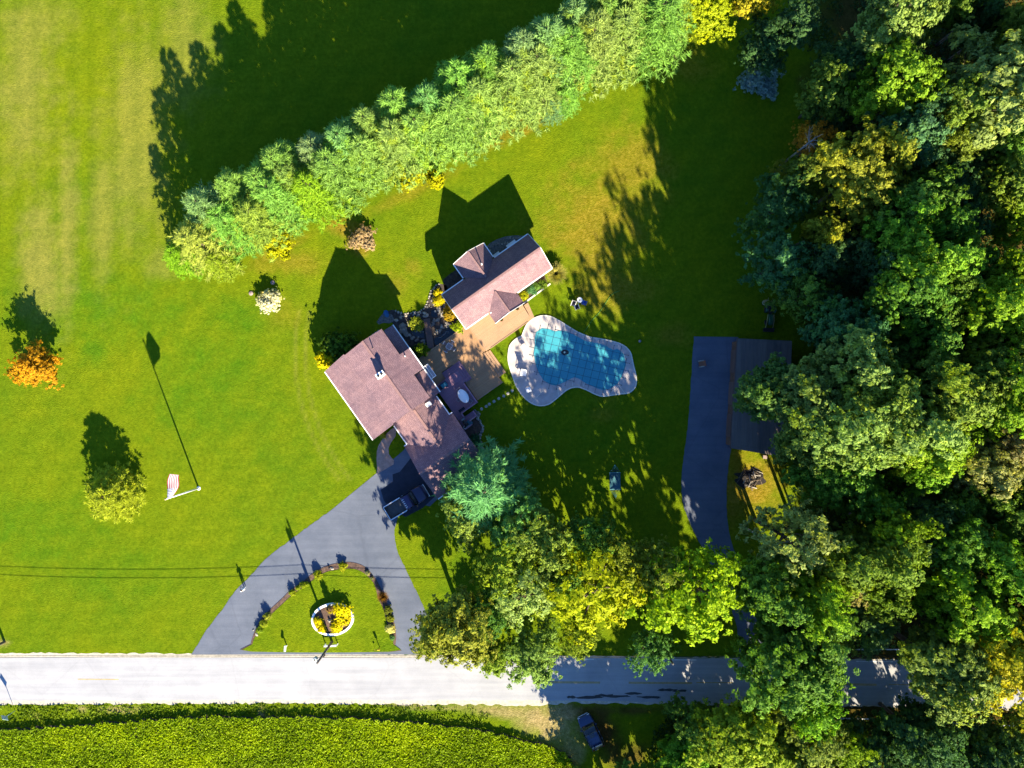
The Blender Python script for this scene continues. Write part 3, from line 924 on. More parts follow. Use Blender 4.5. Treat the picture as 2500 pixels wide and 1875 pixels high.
# doors: two garage doors on the gable over the drive, front door in the wing, deck door
for a in (14.4, 17.4):
    m_ = MB(); box_lb(m_, a, -3.225, 1.1, 2.5, .06, 2.2); gd = m_.build('garage_door', M['white'], mh)
    for k in range(4):
        m_ = MB(); box_lb(m_, a, -3.265, .3 + .53 * k, 2.4, .04, .47); m_.build('panel', M['white'], gd)
m_ = MB(); box_lb(m_, 10.2, -2.78, 1.05, .95, .06, 2.1); fd = m_.build('front_door', M['shedwall'], mh)
m_ = MB(); m_.tube(LB(10.5, -2.8, 1.0), LB(10.5, -2.88, 1.0), .03); m_.build('handle', M['chrome'], fd)
m_ = MB(); box_lb(m_, 6.6, 3.33, 1.6, 1.5, .06, 2.0); dd = m_.build('deck_door', M['white'], mh)
m_ = MB(); box_lb(m_, 6.6, 3.37, 1.6, 1.3, .04, 1.8); m_.build('pane', M['glass'], dd)
m_ = MB(); m_.tube(LB(7.15, 3.36, 1.55), LB(7.15, 3.44, 1.55), .03); m_.build('handle', M['chrome'], dd)

# ---- pool house
gh = thing('pool_house', 'smaller brown shingled house with two cross gables near the pool', 'house', LB(2.5, 16.5, 0))
w = MB()
gable_wall(w, .5, 4.6, 10.9, 22.5, 3.35, 5.75, 'b')
gable_wall(w, -1.7, 2.6, 14.1, 17.6, 3.2, 5.0, 'a')
gable_wall(w, 2.4, 4.9, 14.1, 17.6, 3.2, 4.9, 'a')
w.build('wall', M['siding'], gh)
r = MB()
r.slab([LB(2.5, 10.5, 6.0), LB(2.5, 22.95, 6.0), LB(.1, 22.95, 3.6), LB(.1, 10.5, 3.6)], T)
r.slab([LB(2.5, 10.5, 6.0), LB(2.5, 22.95, 6.0), LB(5.0, 22.95, 3.6), LB(5.0, 10.5, 3.6)], T)
# cross gables, cut along their valleys
r.slab([LB(-2.1, 15.9, 5.27), LB(1.7, 15.9, 5.27), LB(-.12, 13.76, 3.42), LB(-2.1, 13.76, 3.42)], T)
r.slab([LB(-2.1, 15.9, 5.27), LB(1.7, 15.9, 5.27), LB(-.12, 18.0, 3.42), LB(-2.1, 18.0, 3.42)], T)
r.slab([LB(6.45, 15.8, 5.2), LB(3.35, 15.8, 5.2), LB(5.2, 13.75, 3.45), LB(6.45, 13.75, 3.45)], T)
r.slab([LB(6.45, 15.8, 5.2), LB(3.35, 15.8, 5.2), LB(5.2, 17.9, 3.45), LB(6.45, 17.9, 3.45)], T)
roof2 = r.build('roof', M['roof'], gh)
for q0, q1, wd in (((2.5, 10.5, 6.02), (2.5, 22.95, 6.02), .26), ((-2.1, 15.9, 5.29), (1.6, 15.9, 5.29), .22), ((6.45, 15.8, 5.22), (3.5, 15.8, 5.22), .22)):
    MB().bar(LB(*q0), LB(*q1), wd, .05).build('ridge_cap', M['cap'], roof2)
g = MB()
for p0, p1 in (((.04, 10.5, 3.52), (.04, 13.6, 3.52)), ((.04, 18.15, 3.52), (.04, 22.95, 3.52)), ((5.06, 17.95, 3.52), (5.06, 22.95, 3.52)), ((5.06, 10.5, 3.52), (5.06, 13.7, 3.52)),
               ((-2.1, 13.69, 3.34), (-.1, 13.69, 3.34)), ((-2.1, 18.07, 3.34), (-.1, 18.07, 3.34))):
    MB().bar(LB(*p0), LB(*p1), .12, .11).build('gutter', M['white'], gh)
f = MB()
for p0, p1 in (((2.5, 22.99, 5.98), (5.0, 22.99, 3.58)), ((2.5, 22.99, 5.98), (.1, 22.99, 3.58)), ((2.5, 10.46, 5.98), (5.0, 10.46, 3.58)), ((2.5, 10.46, 5.98), (.1, 10.46, 3.58)),
               ((6.49, 15.8, 5.18), (6.49, 13.75, 3.43)), ((6.49, 15.8, 5.18), (6.49, 17.9, 3.43)), ((-2.14, 15.9, 5.25), (-2.14, 13.76, 3.4)), ((-2.14, 15.9, 5.25), (-2.14, 18.0, 3.4))):
    MB().bar(LB(*p0), LB(*p1), .05, .16).build('fascia', M['white'], gh)
m_ = MB(); m_.tube(LB(.05, 16.35, 4.6), LB(.05, 16.35, 5.75), .08, n=8); m_.build('vent_pipe', M['white'], gh)
m_ = MB(); m_.tube(LB(5.15, 14.0, 3.2), LB(5.15, 14.0, 3.75), .09, n=8); m_.build('vent_pipe', M['white'], gh)
for b_ in (12.2, 19.6, 21.4): window_part(gh, .5, b_, 1.8, 1.1, 1.1, '-a')
for b_ in (12.2, 19.4, 21.2): window_part(gh, 4.6, b_, 1.9, 1.2, 1.2, '+a')
window_part(gh, -1.7, 15.85, 2.0, 1.6, 1.3, '-a'); window_part(gh, 2.5, 22.5, 1.9, 1.2, 1.2, '+b'); window_part(gh, 2.5, 10.9, 1.9, 1.2, 1.2, '-b')
m_ = MB(); box_lb(m_, 4.93, 15.85, 1.75, .06, 1.7, 2.1); dd = m_.build('patio_door', M['white'], gh)
m_ = MB(); box_lb(m_, 4.97, 15.85, 1.75, .04, 1.5, 1.9); m_.build('pane', M['glass'], dd)
for b_ in (14.0, 17.65):
    m_ = MB(); box_lb(m_, 6.25, b_, 2.0, .14, .14, 2.7); m_.build('porch_post', M['white'], gh)

# ---- decks between the houses
dk = thing('wooden_deck', 'tan board deck with steps joining the two houses', 'deck', LB(8, 8, 0))
m_ = MB(); m_.prism(lb_poly([(4.5, 3.35), (4.5, 10.87), (8.35, 10.87), (8.35, 10.38), (12.6, 10.38), (12.6, 6.62), (7.4, 6.62), (7.4, 5.0), (9.0, 5.0), (9.0, 3.35)]), .05, .5)
m_.build('lower_platform', M['deck_tan'], dk)
m_ = MB(); m_.prism(lb_poly([(4.7, 10.9), (4.7, 17.9), (8.1, 17.65), (8.4, 17.2), (8.4, 10.9)]), .05, .72)
m_.build('upper_platform', M['deck_tan2'], dk)
m_ = MB(); m_.prism(lb_poly([(6.5, 17.9), (6.5, 18.5), (8.4, 18.1), (8.4, 17.2), (8.1, 17.66)]), .03, .38); m_.build('step', M['deck_tan2'], dk)
for k in range(3):
    m_ = MB(); m_.prism(lb_poly([(8.42 + .06 * k, 10.41 + .34 * k), (11.9, 10.41 + .34 * k), (11.9, 10.73 + .34 * k), (8.42 + .06 * k, 10.73 + .34 * k)]), .02, .38 - .12 * k)
    m_.build('step', M['deck_tan2'], dk)
for p0, p1 in (((4.46, 3.6), (4.46, 10.9)), ((12.64, 6.6), (12.64, 10.42)), ((8.44, 11.6), (8.44, 17.2)), ((4.8, 10.9), (8.3, 10.9))):
    m_ = MB(); zz = .74 if p0[1] >= 10.9 else .51
    m_.bar(LB(*p0, zz), LB(*p1, zz), .1, .05); m_.build('edge_board', M['deck_tan2'], dk)
md = thing('mauve_deck', 'raised mauve board deck with corner steps against the main house', 'deck', LB(11, 5, 0))
m_ = MB(); m_.prism(lb_poly([(8.35, 3.36), (8.35, 6.75), (10.0, 6.75), (10.0, 6.55), (12.9, 6.55), (12.9, 4.2), (13.4, 4.2), (13.4, 3.36)]), .05, 1.1)
m_.build('platform', M['deck_mauve'], md)
for k in range(3):
    z1 = .95 - .16 * k; o0 = .28 * k; o1 = .28 * (k + 1)
    m_ = MB(); m_.prism(lb_poly([(8.34 - o0, 5.0), (8.34 - o0, 6.76 + o0), (10.1, 6.76 + o0), (10.1, 6.76 + o1), (8.34 - o1, 6.76 + o1), (8.34 - o1, 5.0)]), .51, z1)
    m_.build('step', M['deck_mauve'], md)
    m_ = MB()
    m_.bar(LB(8.37 - o1, 5.0, z1 + .016), LB(8.37 - o1, 6.76 + o1, z1 + .016), .05, .03); m_.bar(LB(8.37 - o1, 6.73 + o1, z1 + .016), LB(10.1, 6.73 + o1, z1 + .016), .05, .028)
    m_.build('step_edge', M['deck_trim'], md)
m_ = MB(); m_.prism(lb_poly([(13.42, 3.36), (13.42, 5.55), (14.2, 5.55), (14.2, 4.45), (14.75, 4.45), (14.75, 3.36)]), .05, .95); m_.build('landing', M['deck_mauve'], md)
for p0, p1 in (((10.1, 6.5), (12.9, 6.5)), ((12.86, 6.5), (12.86, 4.2)), ((12.86, 4.2), (13.4, 4.2)), ((14.16, 5.5), (14.16, 4.45)), ((14.7, 4.4), (14.7, 3.4)), ((13.45, 5.5), (14.16, 5.5))):
    m_ = MB()
    h0 = 1.1 if p0[0] < 13.41 and p1[0] <= 13.4 else .95
    m_.bar(LB(*p0, h0 + .92), LB(*p1, h0 + .92), .12, .06)
    rl = m_.build('hand_rail', M['deck_trim'], md)
    n = max(2, int((Vector(p1) - Vector(p0)).length / .9) + 1)
    for k in range(n):
        t = k / (n - 1); q = Vector(p0).lerp(Vector(p1), t)
        mm = MB(); mm.box(LB(q.x, q.y, h0 + .45), (.09, .09, .9), BROT); mm.build('post', M['deck_trim'], rl)

# ------------------------------------------------------------------ foliage
def leaf_mesh(name, pos, nrm, size, v, h, material, elong=1.0, axis=None):
    """one mesh of leaf-sized diamond faces; v = light/dark of the leaf, h = how yellow it has turned"""
    n = len(pos)
    nrm = nrm / (np.linalg.norm(nrm, axis=1, keepdims=True) + 1e-9)
    if axis is None:
        rs = np.random.RandomState(n % 9973)
        axis = rs.normal(size=(n, 3))
    t = axis - nrm * np.sum(axis * nrm, 1, keepdims=True)
    t /= (np.linalg.norm(t, axis=1, keepdims=True) + 1e-9)
    b = np.cross(nrm, t)
    s = size[:, None]
    L = t * s * elong; B = b * s * 0.62
    co = np.stack([pos - L, pos + B - L * 0.1, pos + L, pos - B - L * 0.1], 1).reshape(-1, 3).astype(np.float32)
    me = bpy.data.meshes.new(name)
    me.vertices.add(4 * n); me.vertices.foreach_set('co', co.ravel())
    me.loops.add(4 * n); me.loops.foreach_set('vertex_index', np.arange(4 * n, dtype=np.int32))
    me.polygons.add(n); me.polygons.foreach_set('loop_start', np.arange(0, 4 * n, 4, dtype=np.int32))
    me.update(calc_edges=True)
    for nm, a in (('v', v), ('h', h)):
        at = me.attributes.new(nm, 'FLOAT', 'POINT')
        at.data.foreach_set('value', np.repeat(np.clip(a, 0, 1), 4).astype(np.float32))
    me.materials.append(material)
    return me

def unit(rs, n):
    d = rs.normal(size=(n, 3))
    return d / np.linalg.norm(d, axis=1, keepdims=True)

def broad_crown(seed, Rr=4.0, Hc=4.5, zc=7.1, lobes=30, clumps=40, leaves=18, leaf=0.122, yellow=0.1, lobe_r=(.75, 1.45), spray=.5):
    """boughs -> sprays of leaves; returns mesh and the bough centres"""
    rs = np.random.RandomState(seed)
    P_, N_, S_, V_, H_ = [], [], [], [], []
    cent = []
    k_ = Rr / 4
    wob = rs.uniform(0, 6.28, 4)
    for k in range(lobes):
        t = (k + 0.5) / lobes
        z = 1 - 1.5 * t
        a = k * 2.39996 + rs.uniform(-.5, .5)
        r_ = math.sqrt(max(0, 1 - z * z))
        rl = rs.uniform(*lobe_r) * k_
        out = 1 + .16 * math.sin(2 * a + wob[0]) + .12 * math.sin(3 * a + wob[1])       # uneven outline
        q = rs.uniform(.58, 1.06) * out
        d0 = np.array([r_ * math.cos(a), r_ * math.sin(a), z])
        c = d0 * np.array([Rr - rl * .7, Rr - rl * .7, Hc - rl * .5]) * q
        cent.append(c + [0, 0, zc])
        radial = d0 * np.array([1, 1, .5]); radial /= np.linalg.norm(radial) + 1e-6
        tone = rs.uniform(-.16, .16); yl = rs.uniform() < yellow
        n = int(clumps * (rl / (1.1 * k_)) ** 2)
        g = rs.normal(size=(n, 3)) * np.array([1, 1, .62])
        g = g * rl * spray + radial * (rs.uniform(-.8, 1.0, (n, 1)) * rl * .75)
        for o_ in g:
            cr = rs.uniform(.12, .40) * k_
            m = 3 + int(leaves * (cr / (.26 * k_)) ** 1.4 * rs.uniform(.7, 1.3))
            o = unit(rs, m) * (rs.uniform(0.1, 1, (m, 1)) ** .5) * cr
            o[:, 2] *= .7
            P_.append(c + o_ + o)
            N_.append(radial * .35 + o_ / rl * .5 + np.array([0, 0, .55]) + o / cr * .55 + rs.normal(size=(m, 3)) * .42)
            S_.append(np.full(m, leaf) * rs.uniform(.45, 1.5, m) * k_)
            V_.append(np.clip(.47 + tone + rs.uniform(-.18, .18) + rs.normal(size=m) * .22, 0, 1))
            H_.append(np.clip(yl * rs.uniform(.3, .9) + (rs.uniform() < .06) * .6 + rs.normal(size=m) * .12, 0, 1))
    pos = np.concatenate(P_); pos[:, 2] += zc
    me = leaf_mesh('crown', pos, np.concatenate(N_), np.concatenate(S_), np.concatenate(V_), np.concatenate(H_), M['leaf'], 1.25)
    return me, cent[::2]

def trunk_mesh(cent, zt, r0=.26, mat_=None, seed=0):
    rs = random.Random(seed)
    m = MB()
    m.tube((0, 0, -.1), (.05, .03, zt * .55), r0, r0 * .72, 8)
    m.tube((.05, .03, zt * .55), (0, 0, zt), r0 * .72, r0 * .35, 7)
    for c in cent:
        z0 = rs.uniform(.42, .85) * zt
        p0 = Vector((0, 0, z0)); p2 = Vector(c)
        p1 = p0.lerp(p2, .55) + Vector((0, 0, -.25))
        m.tube(p0, p1, r0 * .36, r0 * .24, 5, False)
        m.tube(p1, p2, r0 * .24, r0 * .08, 5, False)
    return m.mesh('trunk', mat_ or M['bark'])

def pine_crown(seed, Ht=13.0, Rr=3.1, z0=0.8, whorls=20, per=8, tufts=6, needles=15, yellow=.05, top=.12, size=.055, full=.62):
    """whorls of boughs carrying upturned needle tufts"""
    rs = np.random.RandomState(seed)
    P_, N_, S_, V_, H_, A_ = [], [], [], [], [], []
    ends = []
    for w_ in range(whorls):
        t = (w_ + .5) / whorls
        z = z0 + (Ht - z0 - .2) * t
        prof = (1 - t) ** full * (1 - .25 * (1 - t) ** 3) + top * .3
        n = max(3, int(per * (.55 + .45 * (1 - t)) + rs.uniform(0, 1.5)))
        ph = rs.uniform(0, 6.28)
        for k in range(n):
            a = ph + 2 * PI * k / n + rs.uniform(-.25, .25)
            ln = Rr * prof * rs.uniform(.72, 1.15)
            dr = np.array([math.cos(a), math.sin(a), 0])
            tone = rs.uniform(-.14, .14)
            yel = (rs.uniform() < yellow)
            if w_ % 3 == 0 and k % 2 == 0: ends.append((dr * ln * .8 + np.array([0, 0, z]), z - .2))
            for j in range(tufts):
                f = .3 + .7 * (j + rs.uniform(.2, .8)) / tufts
                side = np.array([-dr[1], dr[0], 0]) * rs.normal() * .30 * ln * f * .55
                c = dr * ln * f + side + np.array([0, 0, z + .18 * ln * f - .28 * ln * f * f + rs.normal() * .08])
                m = int(needles * rs.uniform(.7, 1.3))
                ax = unit(rs, m) * .75 + dr * .7 + np.array([0, 0, .55])
                ax /= np.linalg.norm(ax, axis=1, keepdims=True)
                ln_n = rs.uniform(.16, .34, m)
                P_.append(c + ax * ln_n[:, None] * .8)
                A_.append(ax)
                N_.append(unit(rs, m) + np.array([0, 0, .7]))
                S_.append(np.full(m, size) * rs.uniform(.7, 1.35, m))
                V_.append(np.clip(.5 + tone + rs.uniform(-.1, .1) + rs.normal(size=m) * .16, 0, 1))
                H_.append(np.full(m, .8 * yel))
    me = leaf_mesh('crown', np.concatenate(P_), np.concatenate(N_), np.concatenate(S_), np.concatenate(V_), np.concatenate(H_), M['leaf_soft'], 4.2, np.concatenate(A_))
    return me, ends

def pine_trunk(ends, Ht, r0=.2):
    m = MB()
    m.tube((0, 0, -.1), (0, 0, Ht * .97), r0, .03, 8)
    for e, z in ends:
        m.tube((0, 0, z), (e[0], e[1], e[2]), .05, .015, 5, False)
    return m.mesh('trunk', M['bark'])

def shrub_crown(seed, yellow=.1, leaf=.062, lobes=9, up=.55):
    return broad_crown(seed, 1.0, .62, .55, 14, 34, 10, leaf * 4, yellow=yellow, lobe_r=(1.1, 1.8))[0]

def grass_clump(seed, blades=1100, Rr=1.0, Ht=1.0, name='blades'):
    """fountain of arching blades"""
    rs = np.random.RandomState(seed)
    co, fc, v = [], [], []
    for i in range(blades):
        a = rs.uniform(0, 2 * PI); lean = rs.uniform(.15, 1.0) ** .8
        d = np.array([math.cos(a), math.sin(a), 0]); sd = np.array([-d[1], d[0], 0])
        w = rs.uniform(.012, .030)
        p = d * rs.uniform(0, .14)
        b0 = len(co); ln = rs.uniform(.84, 1.04)
        for k in range(4):
            t = k / 3
            q = p + d * (Rr * lean * (t ** 1.5) * ln) + np.array([0, 0, Ht * ln * (1.25 * t - .62 * lean * t * t)])
            ww = w * (1 - t * .75)
            co += [q - sd * ww, q + sd * ww]
        for k in range(3):
            fc.append((b0 + 2 * k, b0 + 2 * k + 1, b0 + 2 * k + 3, b0 + 2 * k + 2))
        v += [min(1, max(0, .5 + rs.normal() * .22))] * 8
    me = bpy.data.meshes.new(name)
    me.from_pydata([tuple(c) for c in co], [], fc)
    at = me.attributes.new('v', 'FLOAT', 'POINT'); at.data.foreach_set('value', np.array(v, np.float32))
    at = me.attributes.new('h', 'FLOAT', 'POINT'); at.data.foreach_set('value', np.zeros(len(v), np.float32))
    me.materials.append(M['leaf_soft'])
    return me

BROAD = []
for sd_ in range(9):
    cm, cent = broad_crown(100 + sd_, lobes=28 + 3 * (sd_ % 4), Hc=4.3 + .12 * (sd_ % 4), clumps=46, yellow=(.05, .10, .16)[sd_ % 3])
    BROAD.append((cm, trunk_mesh(cent, 7.6, .27, seed=sd_)))
# an airy one through which the boughs show
AIRY = []
for sd_ in range(3):
    cm, cent = broad_crown(180 + sd_, lobes=26, clumps=18, leaves=13, leaf=.115, yellow=.15)
    AIRY.append((cm, trunk_mesh(cent, 8.6, .27, seed=sd_)))
MED = []
for sd_ in range(4):
    cm, cent = broad_crown(240 + sd_, lobes=30, clumps=23, leaves=17, leaf=.118, yellow=.10, zc=6.4, Hc=5.2)
    MED.append((cm, trunk_mesh(cent, 8.0, .25, seed=sd_)))
LOW = []
for sd_ in range(3):
    cm, cent = broad_crown(220 + sd_, zc=5.4, Hc=5.0, lobes=30, clumps=44, leaves=18, yellow=.08)
    LOW.append((cm, trunk_mesh(cent, 6.0, .27, seed=sd_)))
PINE = []
for sd_ in range(5):
    cm, ends = pine_crown(300 + sd_, yellow=(.03, .05, .12, .02, .04)[sd_])
    PINE.append((cm, pine_trunk(ends, 13.0)))
cm, ends = pine_crown(350, Ht=7.0, Rr=3.7, z0=.3, whorls=18, per=11, tufts=7, needles=20, yellow=.08, full=.5)
SPRUCE = (cm, pine_trunk(ends, 7.0, .16))
SHRUB = [shrub_crown(400 + k) for k in range(4)]
GRASS = [grass_clump(500 + k) for k in range(2)]
stem_me = MB()
for k in range(5):
    a = k * 1.26
    stem_me.tube((0, 0, -.03), (.4 * math.cos(a), .4 * math.sin(a), .5), .03, .012, 5)
STEM = stem_me.mesh('stems', M['bark'])
root_me = MB(); root_me.lathe([(.0, -.03), (.16, -.02), (.15, .06), (.0, .09)], n=10)
ROOT = root_me.mesh('root_clump', M['bark'])

tr = random.Random(11)
GAIN = 2.5      # the photograph's leaves are very bright for their shade

def tree(name, label, px, py, r, h, col, proto=None, group=None, seen=True, lean=.62, cat='tree'):
    """px, py: where the crown's middle shows in the photograph; r: crown radius in photograph pixels; h: height in metres"""
    zc = h * lean
    x, y = W2(px, py, zc)
    e = thing(name, label, cat, (x, y, 0), tr.uniform(0, 6.28), group)
    if proto is None: proto = tr.choice(BROAD)
    rr = r * GSD * (CAM_H - zc) / CAM_H
    return e, proto, rr

def put_broad(label, px, py, r, h, col, group=None, kind='broadleaf_tree', protos=None, cat='tree'):
    e, pr, rr = tree(kind, label, px, py, r, h, col, tr.choice(protos or BROAD), group, cat=cat)
    e.scale = (rr / 4.15, rr / 4.15, h / 11.6)
    t = link('trunk', pr[1], e)
    c_ = link('crown', pr[0], e)
    j = tr.uniform(.9, 1.1)
    col = tuple(q * .82 + w_ * .18 for q, w_ in zip(col, (.085, .130, .02)))
    c_.color = (col[0] * j * GAIN, col[1] * tr.uniform(.94, 1.06) * GAIN, col[2] * j * GAIN, 1)
    return e

def put_pine(label, px, py, r, h, col, group=None, proto=None, Ht=13.0, Rr=3.1, lean=.5, kind='pine_tree'):
    e, pr, rr = tree(kind, label, px, py, r, h, col, proto or tr.choice(PINE), group, lean=lean)
    e.scale = (rr / Rr, rr / Rr, h / Ht)
    link('trunk', pr[1], e)
    c_ = link('crown', pr[0], e)
    j = tr.uniform(.82, 1.2)
    c_.color = (col[0] * j * GAIN, col[1] * tr.uniform(.93, 1.07) * GAIN, col[2] * j * GAIN, 1)
    return e

def put_shrub(label, x, y, r, h, col, group=None, z=0.0, kind='garden_shrub', var=None, cat='shrub'):
    e = thing(kind, label, cat, (x, y, z), tr.uniform(0, 6.28), group)
    e.scale = (r / .95, r / .95, h / 1.15)
    link('stems', STEM, e)
    c_ = link('foliage', SHRUB[tr.randrange(4) if var is None else var], e)
    c_.color = (*[min(.9, q * 2.3) for q in col], 1)
    return e

def put_grass(label, x, y, r, h, col, group=None, z=0.0):
    e = thing('ornamental_grass', label, 'ornamental grass', (x, y, z), tr.uniform(0, 6.28), group)
    e.scale = (r, r, h)
    link('root_clump', ROOT, e)
    c_ = link('blades', GRASS[tr.randrange(2)], e)
    c_.color = (*col, 1)
    return e

# foliage base colours
C_MINT = (0.108, 0.192, 0.036); C_LIME = (0.118, 0.190, 0.010); C_YEL = (0.185, 0.225, 0.002)
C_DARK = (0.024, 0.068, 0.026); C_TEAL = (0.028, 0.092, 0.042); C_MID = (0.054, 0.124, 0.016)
C_OLIVE = (0.092, 0.138, 0.020); C_PALE = (0.125, 0.180, 0.046); C_BRIGHT = (0.084, 0.178, 0.012); C_GOLD = (0.150, 0.158, 0.014)

# ---- windbreak of pines behind the houses: two staggered rows
G_WB = 'pines of the windbreak row'
ORD = 'first second third fourth fifth sixth seventh eighth ninth tenth eleventh twelfth thirteenth fourteenth fifteenth sixteenth seventeenth'.split()
wr = random.Random(5)
n_f = 17
for k in range(n_f):
    t = k / (n_f - 1)
    bx, by = 528 + t * 1040 + wr.uniform(-10, 10), 606 - t * 490 + wr.uniform(-14, 14)
    h = 11.4 + 4.4 * min(1, t * 1.8) + wr.uniform(-1.2, 1.2)
    g = wr.random()
    col = C_MINT if g < .74 else (C_LIME if g < .9 else (0.15, 0.20, 0.03))
    e = put_pine(f'{ORD[k]} pine from the left in the front row of the windbreak', bx, by, 86 + 14 * t + wr.uniform(-6, 8), h, col, G_WB, lean=0.0)
    bx2, by2 = bx + 18 + wr.uniform(-12, 12), by - 62 + wr.uniform(-14, 14)
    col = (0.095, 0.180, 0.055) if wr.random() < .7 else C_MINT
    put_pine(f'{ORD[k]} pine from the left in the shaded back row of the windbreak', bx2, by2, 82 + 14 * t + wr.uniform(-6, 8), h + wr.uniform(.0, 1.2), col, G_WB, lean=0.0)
    put_pine(f'{ORD[k]} pine from the left in the middle of the windbreak', bx + 32 + wr.uniform(-8, 8), by - 40 + wr.uniform(-10, 10), 72 + wr.uniform(-6, 8), h * wr.uniform(.82, .98), C_MINT if wr.random() < .8 else C_LIME, G_WB, lean=0.0)
for bx, by, r_, h, c_, lb in ((1590, 96, 84, 14.5, C_MINT, 'tall pine at the right end of the windbreak beside the yellow tree'), (1545, 70, 80, 15.5, C_MINT, 'tall pine just inside the right end of the windbreak'),
        (478, 640, 60, 8.8, C_LIME, 'short lime pine at the left tip of the windbreak'), (560, 650, 52, 7.2, (0.16, 0.19, 0.015), 'short yellow green pine at the lower left of the windbreak'),
        (1375, 262, 46, 6.5, C_MINT, 'short pine jutting out of the windbreak above the pool house'), (1345, 280, 40, 6.0, (.09, .16, .07), 'smaller blue green pine beside the short jutting one')):
    put_pine(lb, bx, by, r_, h, c_, G_WB, lean=0.0)
for k, (px, py, r_, h) in enumerate(((675, 590, 34, 4.2), (1003, 428, 30, 4.5), (1062, 434, 22, 3.0))):
    put_shrub(('bright yellow bush at the left end of the windbreak', 'yellow bush in the middle of the windbreak edge', 'small yellow bush below the windbreak pines')[k],
              *W2(px, py, h * .5), r_ * GSD, h, (.22, .23, .003), kind='yellow_bush', cat='bush')
# ---- lone trees on the left lawn
put_broad('small round orange tree at the left edge of the lawn', 77, 897, 56, 6.0, (0.34, 0.165, 0.003), kind='orange_tree', protos=LOW)
put_pine('yellow green spreading conifer on the left lawn by the flagpole', 286, 1204, 84, 5.6, (0.150, 0.195, 0.010), proto=SPRUCE, Ht=7.0, Rr=3.7, lean=.22, kind='conifer_tree')
# ---- yellow and dark trees between windbreak and wood
put_broad('bright yellow tree at the top, right of the windbreak', 1722, 22, 72, 10, C_YEL, kind='yellow_tree')
put_broad('smaller yellow tree beside the bright yellow one at the top edge', 1838, -4, 56, 10, (.22, .20, .01), kind='yellow_tree')
